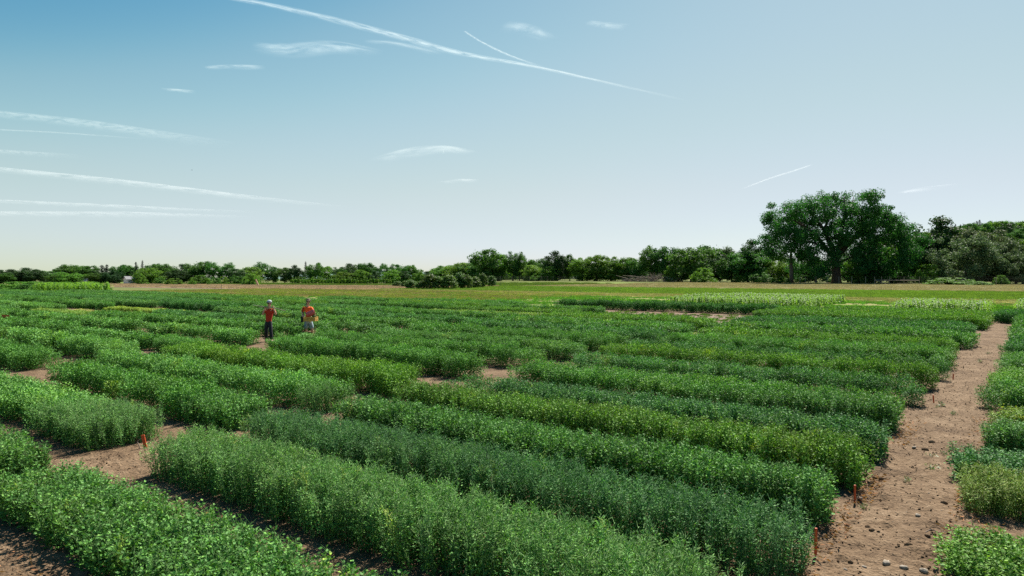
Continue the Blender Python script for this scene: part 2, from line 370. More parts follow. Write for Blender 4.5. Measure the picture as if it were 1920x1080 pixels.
def plant(seed, h=.55, rad=.10, nst=3, nl=95, L=(.035, .055), Wf=.6, hair=14, top_bias=.85, nod=.5):
    """a pea-like plant: leaning stems, leaves thicker towards the top, curling tendrils; returns a mesh"""
    R = np.random.default_rng(seed)
    S0 = np.stack([R.uniform(-.02, .02, nst), R.uniform(-.02, .02, nst), np.zeros(nst)], -1)
    ang = R.uniform(0, 6.28, nst) + np.arange(nst) * 2.1; q = rad * R.uniform(.4, 1.0, nst); hh = h * R.uniform(.82, 1.05, nst)
    S1 = np.stack([q * np.cos(ang), q * np.sin(ang), hh], -1)
    k = R.integers(0, nst, nl); t = R.random(nl) ** top_bias; t = .05 + .95 * t
    bend = np.stack([np.cos(ang[k]), np.sin(ang[k]), np.zeros(nl)], -1) * (.03 * np.sin(t * 3.1))[:, None]
    P = S0[k] * (1 - t[:, None]) + S1[k] * t[:, None] + bend
    th = R.uniform(0, 6.28, nl); el = R.uniform(-.35, 1.1, nl)
    d = np.stack([np.cos(th) * np.cos(el), np.sin(th) * np.cos(el), np.sin(el)], -1)
    P = P + d * R.uniform(.004, .045, nl)[:, None] * np.array([1, 1, .5])
    Ls = R.uniform(*L, nl) * (1.1 - .25 * t)
    lv = leaves(P, d, Ls, Ls * Wf * R.uniform(.8, 1.2, nl), R.uniform(-.9, .9, nl), .3 * R.uniform(-.3, 1, nl)[:, None])
    m = hair; kk = R.integers(0, nst, m); tt = R.uniform(.6, 1.02, m)
    B0 = S0[kk] * (1 - tt[:, None]) + S1[kk] * tt[:, None]; a2 = R.uniform(0, 6.28, m)
    B1 = B0 + np.stack([np.cos(a2) * .05, np.sin(a2) * .05, R.uniform(.0, .07, m)], -1)
    st = stems_mesh(np.concatenate([S0, B0]), np.concatenate([S1, B1]), np.concatenate([np.full(nst, .004), np.full(m, .0030)]))
    V, Fq, mi = tris_join([lv, st]); mi = np.array(mi, np.int32)
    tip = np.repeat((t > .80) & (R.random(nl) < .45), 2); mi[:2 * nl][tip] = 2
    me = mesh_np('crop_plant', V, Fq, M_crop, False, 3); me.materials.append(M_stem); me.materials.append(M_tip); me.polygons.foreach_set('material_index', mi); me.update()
    return me
def patch(seed, w=.55, h=.55, nl=560, L=(.05, .085), Wf=.62, layered=.72):
    """half a metre of the same canopy for the far strips: leaves from the ground to the uneven top"""
    R = np.random.default_rng(seed); x = R.uniform(-w / 2, w / 2, nl); y = R.uniform(-w / 2, w / 2, nl)
    top = h * (1 + .16 * vnoise(x + seed * 3, y, .13, seed)); z = top * (R.random(nl) ** layered)
    th = R.uniform(0, 6.28, nl); el = R.uniform(-.3, 1.1, nl)
    d = np.stack([np.cos(th) * np.cos(el), np.sin(th) * np.cos(el), np.sin(el)], -1); Ls = R.uniform(*L, nl)
    V, Fq = leaves(np.stack([x, y, z], -1), d, Ls, Ls * Wf, R.uniform(-.9, .9, nl), .25)
    me = mesh_np('crop_patch', V, Fq, M_crop, False, 3); me.materials.append(M_tip)
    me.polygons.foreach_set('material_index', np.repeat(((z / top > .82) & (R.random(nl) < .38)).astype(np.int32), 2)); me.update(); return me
G_pea = scatter_group('pea_plants', [plant(10 + i) for i in range(6)])
G_fine = scatter_group('fine_plants', [plant(30 + i, nl=140, L=(.028, .046), Wf=.36, hair=34, rad=.11) for i in range(6)])
G_broad = scatter_group('broad_plants', [plant(50 + i, h=.5, nl=95, L=(.034, .056), Wf=.70, hair=14, rad=.12) for i in range(6)])
G_patch = scatter_group('canopy_patches', [patch(70 + i) for i in range(6)])
G_patchmid = scatter_group('canopy_patches_mid', [patch(170 + i, .42, .55, 600, (.036, .060), .55, .68) for i in range(6)])

# ------------------------------------------------------------------ crop strips
TONES = {
    'sage': (1.22, 1.34, 1.22), 'bluegreen': (.76, .97, 1.0), 'dark': (.60, .84, .80), 'mid': (.92, 1.10, .88), 'bright': (1.10, 1.16, .66),
    'yellowish': (1.6, 1.3, .88), 'yellow': (2.5, 1.7, 1.1), 'brownish': (2.9, 1.5, 1.7), 'grey': (1.0, 1.12, 1.08)}
WORD = {'sage': 'pale sage green', 'bluegreen': 'dusky blue-green', 'dark': 'very dark green', 'mid': 'medium green', 'bright': 'bright grass green',
        'yellowish': 'yellowish green', 'yellow': 'ripening yellow', 'brownish': 'withered straw brown', 'grey': 'greyish green'}
TREADS = []      # places kept free of plants (x, y, radius)
def strip(u0, u1, v0, v1, tone, label, group, h=.55, style='pea', ragged=.07, low=0.0, v_of_u=0.0):
    u0 = u0 + (.08 if u0 < 4.2 else .30 if u0 < 7.8 else .44) * min((u1 - u0) / 1.4, 1.6) + .30 * float(sstep(9, 20, u0))
    if v0 < 0: u0 -= .38 * min((u1 - u0) / 1.4, 1.6)
    if h == .55: h *= float(rng.uniform(.93, 1.10))
    cx, cyy = uv((u0 + u1) / 2, max(v0, min(v1, (v0 + v1) / 2)))
    root = empty('crop_strip', (cx, cyy, 0), 0, label, 'crop strip', group)
    # step chosen by distance to the viewer's stand
    parts = []
    us = np.linspace(u0, u1, 5); vv = np.linspace(v0, v1, 60); U, V_ = np.meshgrid(us, vv); X, Y = uv(U, V_); d = np.hypot(X, Y)[(np.abs(X) < Y * .82 + 3)]
    if len(d) == 0: d = np.array([50.])
    dm = d.min()
    def grid(step, cond, ins):
        nu = max(2, int((u1 - u0) / step)); nv = max(2, int((v1 - v0) / step))
        a, b = np.meshgrid((np.arange(nu) + .5) / nu * (u1 - u0) + u0, (np.arange(nv) + .5) / nv * (v1 - v0) + v0)
        a = a.ravel() + rng.uniform(-.45, .45, a.size) * step; b = b.ravel() + rng.uniform(-.45, .45, b.size) * step
        e0 = ragged * fbm(b, a * 0 + u0, .7, int(u0 * 7)) ; e1 = ragged * fbm(b, a * 0 + u1, .7, int(u1 * 5)); e2 = ragged * 1.4 * fbm(a, b * 0 + v0, .6, 3); e3 = ragged * 1.4 * fbm(a, b * 0 + v1, .6, 4)
        k = (a > u0 + e0 + ins) & (a < u1 + e1 - ins) & (b > v0 + e2 + ins * .4) & (b < v1 + e3 - ins * .4)
        X = a * SA - b * CA; Y = a * CA + b * SA
        k &= (Y > .8) & (np.abs(X) < Y * .80 + 3.0) & cond(np.hypot(X, Y))
        for (tx, ty, tr) in TREADS: k &= np.hypot(X - tx, Y - ty) > tr
        return a[k], b[k], X[k], Y[k]
    def emit(kind, step, cond, ng, sxy, hz, inset):
        a, b, X, Y = grid(step, cond, inset); n = len(a)
        if n == 0: return
        hn = 1 + .09 * vnoise(a, b, .28, 9) + .07 * fbm(a, b, 1.3, 17, 2) + rng.uniform(-.07, .07, n)
        edge = np.minimum(np.minimum(a - u0, u1 - a), np.minimum(b - v0, v1 - b)); hn = hn * (1 - .13 * np.exp(-(np.maximum(edge - inset, 0) / .07)))
        for (tx, ty, tr) in LOW: hn = np.where(np.hypot(X - tx, Y - ty) < tr, hn * .42, hn)
        if low: hn = hn * (1 - low * (.5 + .5 * fbm(a, b, 2.2, 41, 2)))
        sc_ = np.stack([sxy * rng.uniform(.85, 1.15, n), sxy * rng.uniform(.85, 1.15, n), hn * h / .55 * hz * 1.08], -1)
        lean = np.where(edge < .15, .12, .06)
        rot = np.stack([rng.normal(0, 1, n) * lean, rng.normal(0, 1, n) * lean, rng.uniform(0, 6.28, n)], -1)
        base = np.array(TONES[tone]); t = np.tile(base, (n, 1))
        vr = 1 + .13 * vnoise(a, b, .33, 5) + .12 * fbm(a, b, 2.5, 6, 2) + rng.normal(0, .10, n); t = t * np.clip(vr, .5, 1.7)[:, None]
        yl = np.clip(fbm(a, b, 1.1, 61, 2) - .25, 0, 1)[:, None] * np.array([.6, .2, 0]) + (rng.random((n, 1)) < .012) * np.array([.9, .35, 0]); t = t * (1 + yl)
        scatter_obj('foliage', ng, np.stack([X - cx, Y - cyy, np.zeros(n)], -1), rot, sc_, rng.integers(0, 6, n), t, root)
    ng = {'pea': G_pea, 'fine': G_fine, 'broad': G_broad}[style]
    R1, R2 = 15.5, 30.0
    if dm < R1: emit('near', .095 if style != 'broad' else .11, lambda r: r < R1, ng, 1.0, 1.0, .06)
    emit('mid', .26, lambda r: (r >= R1) & (r < R2), G_patchmid, .9, .98, .16)
    emit('far', .40, lambda r: r >= R2, G_patch, 1.0, 1.0, .24)
    return root

# people stand in gaps of the crop
P1X, P1Y = px(504, 641); P2X, P2Y = px(578, 632)
LOW = [(P2X * (1 - .03 * i), P2Y * (1 - .03 * i), .55) for i in range(1, 6)]
TREADS += [(P1X, P1Y, .35), (P2X, P2Y, .3)] + [(P1X + .12 * i, P1Y - .55 * i, .42 + .05 * i) for i in range(1, 8)]

ORD = ['first', 'second', 'third', 'fourth', 'fifth', 'sixth', 'seventh', 'eighth', 'ninth', 'tenth', 'eleventh', 'twelfth', 'thirteenth', 'fourteenth', 'fifteenth', 'sixteenth']
def style_word(st): return {'pea': 'leafy', 'fine': 'feathery', 'broad': 'broad-leaved'}[st]
def block(name, group, rows, v0, v1, jit=.25):
    for i, r in enumerate(rows):
        (u0, u1, tone) = r[:3]; st = r[3] if len(r) > 3 else 'pea'; kw = r[4] if len(r) > 4 else {}
        far_ = float(sstep(9, 20, u0)); a = kw.pop('v0', v0 + rng.uniform(-jit, jit) * .5); b = kw.pop('v1', v1 + rng.uniform(-jit, jit)); b += .42 * far_; a -= (.42 if v0 > 5 else -.10) * far_; b -= (.42 * far_ - .04) * (v0 < 0); lab = kw.pop('label', None)
        strip(u0, u1, a, b, tone, lab or f"{WORD[tone]} {style_word(st)} strip, {ORD[i]} from camera {name}", group, style=st, **kw)
# block between the dirt path and the first alley
G1 = 'crop strips in the block beside the dirt path'
block('between path and first alley', G1, [
    (2.85, 4.15, 'mid', 'broad', dict(v0=1.7, v1=10.5, h=.48)),
    (4.55, 5.95, 'sage', 'fine', dict(v0=2.0, v1=10.35)),
    (6.30, 7.60, 'bluegreen', 'fine', dict(v0=1.75, v1=10.7, h=.57)),
    (7.95, 9.35, 'mid', 'pea', dict(v0=1.85, v1=10.5)),
    (9.75, 11.2, 'bright', 'pea', dict(v0=1.8, v1=10.8, h=.58)),
    (11.45, 12.9, 'bluegreen', 'pea', dict(v0=1.75, v1=10.9)),
    (13.5, 16.0, 'mid', 'pea', dict(v0=1.9, v1=10.7)),
    (16.5, 18.7, 'bluegreen', 'pea', dict(v0=1.8, v1=10.8)),
    (19.0, 21.1, 'bright', 'pea', dict(v0=1.75)),
    (21.5, 23.4, 'bluegreen'), (23.8, 27.0, 'mid'), (27.6, 30.4, 'bright'), (31.0, 34.8, 'mid', 'pea', dict(v1=11.8)), (35.6, 41.6, 'dark', 'pea', dict(v1=12.4)),
    (42.6, 53.5, 'bright', 'pea', dict(v0=1.6, v1=13.6, h=.6, ragged=.2))], 1.8, 11.2)
# block between first and second alley
G2 = 'crop strips in the middle block'
block('between first and second alley', G2, [
    (2.2, 4.15, 'mid', 'broad', dict(v0=11.35, v1=22.0)),
    (4.6, 6.35, 'sage', 'fine', dict(v0=12.4, v1=22.6)),
    (6.75, 8.25, 'mid', 'broad', dict(v0=11.8, v1=20.6)),
    (8.55, 10.35, 'sage', 'fine', dict(v0=11.8, v1=22.8, h=.6)),
    (10.5, 12.8, 'bright', 'pea', dict(v0=11.9, v1=22.8, h=.6)),
    (13.9, 16.0, 'mid', 'pea', dict(v0=12.8, v1=21.9, h=.62)),
    (16.4, 18.6, 'mid', 'pea', dict(v0=12.6, v1=22.6)), (19.0, 21.4, 'grey', 'pea', dict(v0=12.7, v1=22.8)), (21.8, 24.6, 'mid', 'pea', dict(v0=12.8)),
    (25.1, 28.2, 'bluegreen', 'pea', dict(v0=12.6)), (28.6, 32.6, 'mid', 'pea', dict(v0=13.0)), (33.0, 37.0, 'bright', 'pea', dict(v0=13.6)),
    (38.2, 42.2, 'yellowish', 'pea', dict(v0=19.0, v1=24.5, h=.33, ragged=.6, low=.4, label='sparse yellowish crop clump stranded on the bare patch below the tall dark strip')),
    ], 12.8, 23.0)
strip(50.2, 53.0, 14.0, 33.5, 'dark', 'tall dark green crop strip standing behind the bare brown patch', G2, h=.66, ragged=.15)
# third block, where the two people stand
G3 = 'crop strips in the block of the two people'
tn3 = ['bluegreen', 'mid', 'sage', 'mid', 'sage', 'mid', 'grey', 'mid', 'bluegreen', 'mid', 'yellowish', 'bright', 'mid']
u = 5.2; rows = []
for i, t in enumerate(tn3):
    w = 1.75 + .09 * i + rng.uniform(-.1, .1); g = .42 + .05 * i
    if i in (3, 6): g += .5
    rows.append((u, u + w, t, 'fine' if t == 'sage' else 'pea', dict(v1=34.8 + rng.uniform(-.4, .4)))); u += w + g
rows[10] = (u - 9.6, u - 6.8, 'yellowish', 'pea', dict(v0=24.8, v1=35.5, h=.36, ragged=.5))
block('in the block with the two people', G3, rows, 24.4, 34.8)
# fourth block
G4 = 'crop strips in the fourth block'
tn4 = ['grey', 'mid', 'sage', 'mid', 'bluegreen', 'grey', 'mid', 'bluegreen', 'mid', 'bright', 'mid']
u = 9.5; rows = []
for i, t in enumerate(tn4):
    w = 2.1 + .16 * i + rng.uniform(-.2, .2); g = .5 + .05 * i + (.8 if i in (4, 7) else 0)
    rows.append((u, u + w, t, 'pea', dict(v1=47 + rng.uniform(-.5, .5)))); u += w + g
block('in the block beyond the two people', G4, rows, 36.2, 47)
G5 = 'crop strips in the fifth block'
rows = [(13.5, 15.6, 'sage'), (16.2, 18.4, 'mid'), (19.0, 21.6, 'yellowish', 'pea', dict(h=.35)), (22.2, 24.0, 'brownish', 'pea', dict(h=.22, ragged=.7, v0=49.5, label='withered straw-brown low strip between green strips in the fifth block')),
        (24.6, 27.0, 'yellow', 'pea', dict(h=.3, ragged=.5, label='ripening yellow low strip behind the withered brown one')), (28.6, 31.4, 'dark', 'pea', dict(h=.62)), (32.0, 35.0, 'mid'), (35.6, 39.0, 'bright'), (39.6, 44.0, 'mid')]
block('in fifth block from path', G5, rows, 48.6, 60)
G6 = 'crop strips in the sixth block'
rows = [(17.5, 20.0, 'grey'), (20.6, 23.4, 'sage'), (24.6, 27.4, 'mid'), (28.2, 31.2, 'grey'), (32.2, 36.0, 'bluegreen'), (36.8, 41.0, 'mid'), (41.6, 46.0, 'bright')]
block('in sixth block from path', G6, rows, 61.5, 75)
G7 = 'crop strips in the outermost block'
rows = [(22.0, 25.5, 'grey'), (26.5, 30.0, 'mid'), (31.2, 35.0, 'bluegreen'), (36.0, 41.0, 'mid'), (42.0, 46.5, 'grey', 'pea', dict(v1=118))]
block('in outermost block by the hedge', G7, rows, 77, 140)
strip(45.2, 49.0, 36.5, 60.0, 'mid', 'long medium green strip along the dry grass at the far edge of the crops', G4)
# beyond the dirt path
G8 = 'crop strips beyond the dirt path'
block('on the far side of the dirt path', G8, [
    (7.6, 8.9, 'bright', 'broad', dict(v0=-4.0, v1=.62, h=.34)),
    (9.9, 11.3, 'yellowish', 'fine', dict(v0=-5.0, v1=.60, h=.44)),
    (11.5, 13.0, 'dark', 'broad', dict(v0=-6, v1=.86, h=.36)),
    (13.4, 14.8, 'mid', 'pea', dict(v0=-6, v1=.50, h=.48)),
    (15.1, 16.7, 'yellowish', 'pea', dict(v0=-6, v1=.58, h=.40)),
    (17.1, 20.0, 'mid', 'broad', dict(v0=-7, v1=.66, h=.48)),
    (20.4, 23.6, 'bright', 'pea', dict(v0=-7, v1=.6, h=.42)), (24.2, 28.0, 'mid', 'pea', dict(v0=-8, v1=.55, h=.45)),
    (28.8, 34.0, 'dark', 'pea', dict(v0=-9, v1=.5)), (35.0, 42.0, 'mid', 'pea', dict(v0=-10, v1=.45)), (43.0, 49.5, 'mid', 'pea', dict(v0=-11, v1=.4)),
    (50.5, 55.5, 'dark', 'pea', dict(v0=-12, v1=1.55, h=.62))], -6, .6)

# ------------------------------------------------------------------ fields and grass beyond the crops
def sheet(name, u0, u1, v0, v1, mat, z=.006, n=40, rag=0.0):
    us = np.linspace(u0, u1, n); vv = np.linspace(v0, v1, n * 2); U, V_ = np.meshgrid(us, vv)
    if rag:
        f = np.where(np.abs(U - u0) < 1e-6, 1, 0) + np.where(np.abs(U - u1) < 1e-6, -1, 0)
        U = U + f * rag * fbm(V_, V_ * 0, 6.0, int(u0)); g = np.where(np.abs(V_ - v0) < 1e-6, 1, 0) + np.where(np.abs(V_ - v1) < 1e-6, -1, 0)
        V_ = V_ + g * rag * fbm(U, U * 0, 3.0, int(v0))
    X = U * SA - V_ * CA; Y = U * CA + V_ * SA; Z = gz(X, Y) + z
    i = np.arange(U.size).reshape(U.shape); Fq = np.stack([i[:-1, :-1], i[1:, :-1], i[1:, 1:], i[:-1, 1:]], -1).reshape(-1, 4)
    return tag(link(name, mesh_np(name, np.stack([X, Y, Z], -1), Fq, mat, True)), kind='structure')
M_weedy = field_mat('weedy_ground', [(.30, (.17, .115, .08)), (.42, (.21, .18, .085)), (.55, (.20, .23, .075)), (.75, (.27, .29, .10))], .12, 1.6, (1, .35, 1))
M_dry = field_mat('dry_grass', [(.3, (.25, .24, .10)), (.5, (.26, .28, .10)), (.7, (.21, .28, .075))], .06, 1.0, (1, .2, 1))
M_green = field_mat('green_grass', [(.3, (.13, .20, .045)), (.5, (.17, .25, .055)), (.7, (.22, .27, .07))], .06, 1.0, (1, .25, 1))
M_stub = field_mat('hay_stubble', [(.3, (.17, .14, .085)), (.5, (.22, .195, .11)), (.7, (.19, .20, .09))], .05, .8, (1, .15, 1))
M_pale = field_mat('pale_hay', [(.3, (.34, .26, .18)), (.5, (.42, .34, .24)), (.7, (.36, .33, .20))], .05, .8, (1, .15, 1))
M_bare = soil_mat('bare_patch', (.09, .058, .043), (.155, .107, .08), (.215, .157, .122), .5)
sheet('weedy_ground', 54, 82, -30, 130, M_weedy, .006, rag=1.0)
sheet('dry_grass_strip', 80, 100, -40, 108, M_dry, .010, rag=.8)
sheet('green_grass_field', 98, 147, -60, 108, M_green, .014, rag=.8)
sheet('hay_field', 145, 268, -90, 109, M_stub, .018, rag=.8)
sheet('dry_verge', 57, 90, 49, 131, M_dry, .014, rag=1.5)
sheet('pale_hay_field', 88, 142, 107, 330, M_pale, .018, rag=1.5)
sheet('ploughed_strip', 84, 89, 140, 215, M_bare, .022, rag=1.0)
sheet('far_meadow', 140, 225, 110, 420, M_green, .022, rag=1.5)
sheet('bare_patch', 34.5, 49.2, 13.0, 19.5, M_bare, .05, rag=.6)
sheet('bare_patch', 42.5, 49.2, 19.5, 33, M_bare, .046, rag=.8)
sheet('bare_patch', 59, 66, 26, 42, M_bare, .012, rag=.8)
sheet('bare_patch', 57, 62, -6, 5, M_bare, .012, rag=.8)

def tuft(seed, w=1.0, h=.3, n=110, wid=.02, mat=None):
    R = np.random.default_rng(seed); P = np.stack([R.uniform(-w / 2, w / 2, n), R.uniform(-w / 2, w / 2, n), np.zeros(n)], -1)
    th = R.uniform(0, 6.28, n); el = R.uniform(.6, 1.5, n); d = np.stack([np.cos(th) * np.cos(el), np.sin(th) * np.cos(el), np.sin(el)], -1)
    L = h * R.uniform(.6, 1.15, n); V, Fq = leaves(P, d, L, np.full(n, wid), R.uniform(-3, 3, n), .1)
    return mesh_np('grass_tuft', V, Fq, mat or M_grass, False, 3)
G_tuft = scatter_group('grass_tufts', [tuft(i, 1.0, .30, 130, .035) for i in range(5)])
G_dry = scatter_group('dry_tufts', [tuft(40 + i, 1.0, .30, 130, .035, M_dryg) for i in range(5)])
G_weed = scatter_group('weed_tufts', [tuft(20 + i, .35, .16, 40, .035, M_crop) for i in range(4)])
def grassland(name, u0, u1, v0, v1, dens, tint, sxy, hz, label=None, gaps=0.0, ng=None, z=0.0):
    n = int((u1 - u0) * (v1 - v0) * dens); a = rng.uniform(u0, u1, n); b = rng.uniform(v0, v1, n)
    X = a * SA - b * CA; Y = a * CA + b * SA; k = (Y > 2) & (np.abs(X) < Y * .80 + 4)
    if gaps: k &= fbm(a * 1.0, b * .5, 3.5, 77) > gaps
    a, b, X, Y = a[k], b[k], X[k], Y[k]; n = len(a)
    t = np.array(tint)[None] * (1 + .22 * fbm(a, b * .3, 6, 8) + rng.normal(0, .12, n))[:, None]
    sc_ = np.stack([sxy * rng.uniform(.8, 1.2, n)] * 2 + [hz * rng.uniform(.6, 1.3, n) * (1 + .3 * fbm(a, b * .3, 8, 12))], -1)
    rot = np.stack([np.zeros(n), np.zeros(n), rng.uniform(0, 6.28, n)], -1)
    o = scatter_obj(name, ng or G_tuft, np.stack([X, Y, gz(X, Y) + z], -1), rot, sc_, rng.integers(0, 4, n), t)
    if label: o['label'] = label
grassland('green_grass', 98, 142, -60, 107, 1.6, (1.15, 1.50, 1.1), 1.2, .8)
grassland('dry_grass', 80, 99, -35, 107, 1.2, (.95, 1.28, .70), 1.2, .5, ng=G_dry)
grassland('verge_grass', 57, 89, 48, 131, .8, (1.0, 1.2, .75), 1.1, .7, ng=G_dry)
grassland('green_grass', 57, 89, 48, 131, .8, (1.5, 1.55, 1.1), 1.1, .7)
grassland('hay_grass', 89, 141, 108, 300, .8, (1.35, 1.38, 1.45), 1.5, 1.1, ng=G_dry)
grassland('weeds', 56, 84, -12, 75, 3.0, (1.7, 1.7, 1.0), 1.7, 1.2, gaps=-.1, ng=G_weed)
grassland('stubble_grass', 146, 255, -80, 108, .6, (.95, 1.15, .82), 1.6, .4, ng=G_dry)
grassland('meadow_grass', 142, 200, 108, 330, .4, (.8, 1.0, .8), 2.0, 1.3)
grassland('weeds', 34.8, 49.0, 13.2, 33, 2.0, (1.7, 1.3, .9), 1.0, .8, gaps=.05, ng=G_weed, z=.04)

# corn
def corn(seed, h=1.0):
    R = np.random.default_rng(seed); parts = []; Vs = []; Fs = []; n = 0
    for k in range(10):
        t = .1 + .85 * k / 10; th = k * math.pi + R.uniform(-.5, .5); L = h * R.uniform(.45, .62) * (1.1 - .3 * t); W = .075 * R.uniform(.8, 1.2)
        o = np.array([math.cos(th), math.sin(th), 0]); s = np.array([-o[1], o[0], 0]); prev = None
        for j in range(6):
            q = j / 5; p = np.array([0, 0, h * t * .9]) + o * L * q * .75 + np.array([0, 0, 1]) * L * (.85 * q - 1.05 * q * q)
            w = W * (.35 + 1.3 * q) * (1 - q) ** .7 if j < 5 else 0.004
            Vs += [p + s * w + np.array([0, 0, w * .4]), p, p - s * w + np.array([0, 0, w * .4])]
            if j: a = n - 3; Fs += [(a, a + 1, n + 1, n), (a + 1, a + 2, n + 2, n + 1)]
            n += 3
    k0 = n
    for z, r in ((0, .016), (h * .95, .006)):
        for j in range(4): Vs.append(np.array([r * math.cos(j * 1.57), r * math.sin(j * 1.57), z])); n += 1
    Fs += [(k0 + j, k0 + (j + 1) % 4, k0 + 4 + (j + 1) % 4, k0 + 4 + j) for j in range(4)]
    return mesh_np('corn_plant', np.array(Vs), np.array(Fs), M_corn, True)
G_corn = scatter_group('corn_plants', [corn(i) for i in range(4)])
def corn_plot(u0, u1, v0, v1, h, label, row=.75, sp=.24, tint=(1, 1, 1)):
    cx, cyy = uv((u0 + u1) / 2, (v0 + v1) / 2); root = empty('corn_plot', (cx, cyy, 0), 0, label, 'corn plot', 'plots of young corn')
    a, b = np.meshgrid(np.arange(u0, u1, row), np.arange(v0, v1, sp)); a = a.ravel() + rng.normal(0, .16, a.size); b = b.ravel() + rng.normal(0, .08, b.size)
    k = rng.random(a.size) < .88; a, b = a[k], b[k]; n = len(a); X = a * SA - b * CA; Y = a * CA + b * SA
    hh = h * (1 + .25 * fbm(a, b, 4, 5) + rng.uniform(-.15, .15, n)); sc_ = np.stack([hh * 1.1, hh * 1.1, hh], -1)
    t = np.array(tint)[None] * (1 + rng.normal(0, .12, n))[:, None]
    scatter_obj('corn_foliage', G_corn, np.stack([X - cx, Y - cyy, gz(X, Y)], -1), np.stack([rng.normal(0, .06, n), rng.normal(0, .06, n), rng.uniform(0, 6.28, n)], -1), sc_, rng.integers(0, 4, n), t, root)
corn_plot(63.5, 80, 15.4, 28.5, 1.0, 'broad plot of young glossy corn behind the dark strip, below the brushwood')
corn_plot(60.5, 74, 2.6, 8.6, .95, 'short plot of young glossy corn near the far end of the dirt path')
corn_plot(60.5, 74, -8, .6, 1.0, 'narrow plot of tall young corn cut off at the frame edge beyond the path')
corn_plot(44.8, 50.5, 116, 130, 1.7, 'distant plot of bright corn beside the long grey-green hedge', row=.9, sp=.4, tint=(1.0, 1.1, .9))

# ------------------------------------------------------------------ trees
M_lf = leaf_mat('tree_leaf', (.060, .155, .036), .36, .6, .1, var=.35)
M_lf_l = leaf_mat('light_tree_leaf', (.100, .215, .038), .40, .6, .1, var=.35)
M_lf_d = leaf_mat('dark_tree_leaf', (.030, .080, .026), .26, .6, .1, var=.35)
M_lf_w = leaf_mat('willow_leaf', (.105, .165, .075), .30, .6, .08, var=.3, tcol=(1.1, 1.15, .8))
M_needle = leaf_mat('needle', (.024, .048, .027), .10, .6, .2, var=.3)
M_young = leaf_mat('young_tree_leaf', (.085, .165, .040), .35, .5, .3, var=.35)
def crown_mesh(seed, clusters, per, rc, leaf, mat, env=(.5, .5, .42), cz=.56, low=.12, gap=0.0, flat=.75, surf=.75, lump=.0, shape=None):
    """unit-high crown: leafy clusters through an uneven envelope"""
    R = np.random.default_rng(seed); C = []; tries = 0
    while len(C) < clusters and tries < clusters * 60:
        tries += 1
        d = R.normal(size=3); d /= np.linalg.norm(d); q = surf + (1 - surf) * R.random() if R.random() < .72 else R.random() * surf
        lob = 1 + lump * math.sin(3 * math.atan2(d[1], d[0]) + seed) * math.cos(2.5 * d[2] + seed)
        p = np.array([d[0] * env[0], d[1] * env[1], d[2] * env[2]]) * q * lob + np.array([0, 0, cz])
        if shape: p = shape(p, R)
        if p[2] < low: continue
        if gap and any(np.linalg.norm((p - c[:3]) * np.array([1, 1, 1.3])) < gap for c in C): continue
        C.append(np.array([*p, rc * R.uniform(.65, 1.3)]))
    C = np.array(C); n = len(C) * per; k = np.repeat(np.arange(len(C)), per)
    d = R.normal(size=(n, 3)); d /= np.linalg.norm(d, axis=1, keepdims=True); q = R.random(n) ** .33
    r = C[k, 3] * (1 + .35 * np.sin(d[:, 0] * 5 + k) * np.sin(d[:, 1] * 6 + k * 2))
    P = C[k, :3] + d * (r * q)[:, None] * np.array([1, 1, flat])
    nr = d + R.normal(size=(n, 3)) * .7 + np.array([0, 0, .5]); L = leaf * R.uniform(.6, 1.4, n)
    V, Fq = quads(P, nr, L, L * .62, R.uniform(0, 6.28, n)); s = 1.0 / max(V[:, 2].max(), .5); V = V * np.array([1, 1, s])
    return mesh_np('crown', V, Fq, mat), C
def trunk_mesh(C, seed, r0=.022, nb=14, fork=.22, bark=M_bark):
    R = random.Random(seed); mb = MB()
    mb.tube([(0, 0, -.01), (.003, 0, fork * .5), (.0, .004, fork), (R.uniform(-.02, .02), R.uniform(-.02, .02), .5), (R.uniform(-.03, .03), 0, .8)], [r0 * 1.35, r0, r0 * .9, r0 * .5, r0 * .15], 6)
    idx = list(range(len(C))); R.shuffle(idx)
    for i in idx[:nb]:
        c = C[i]; z0 = fork + (c[2] - fork) * R.uniform(.05, .4) if c[2] > fork else fork * .7; z0 = min(z0, .7)
        m = (c[0] * .5, c[1] * .5, z0 + (c[2] - z0) * .62)
        mb.tube([(0, 0, z0), m, (c[0] * .95, c[1] * .95, c[2])], [r0 * .42, r0 * .26, r0 * .08], 4)
    return mb.mesh('trunk', bark)
PROTO = {}
def proto(key, seed, trunk=True, **kw):
    nb = kw.pop('nb', 14); r0 = kw.pop('r0', .022); fork = kw.pop('fork', .2)
    me, C = crown_mesh(seed, **kw); PROTO[key] = (me, trunk_mesh(C, seed, r0, nb, fork) if trunk else None)
proto('round', 1, clusters=70, per=150, rc=.125, leaf=.040, mat=M_lf, env=(.40, .40, .44), cz=.52, low=.07)
proto('round2', 2, clusters=80, per=140, rc=.118, leaf=.038, mat=M_lf, env=(.46, .46, .42), cz=.53, low=.06, lump=.18)
proto('light', 3, clusters=75, per=140, rc=.125, leaf=.040, mat=M_lf_l, env=(.42, .42, .52), cz=.46, low=.02, lump=.15)
proto('light2', 13, clusters=75, per=140, rc=.115, leaf=.036, mat=M_lf_l, env=(.38, .38, .53), cz=.45, low=.01, lump=.22)
proto('dark', 4, clusters=80, per=150, rc=.125, leaf=.038, mat=M_lf_d, env=(.42, .42, .45), cz=.53, low=.05, lump=.12)
proto('dark2', 14, clusters=60, per=150, rc=.13, leaf=.040, mat=M_lf_d, env=(.36, .36, .46), cz=.53, low=.08, lump=.2)
proto('airy', 5, clusters=46, per=130, rc=.10, leaf=.034, mat=M_lf, env=(.36, .36, .42), cz=.58, low=.15, gap=.12, lump=.25, surf=.6)
proto('tall', 6, clusters=60, per=100, rc=.085, leaf=.036, mat=M_lf, env=(.24, .24, .47), cz=.52, low=.06, lump=.15)
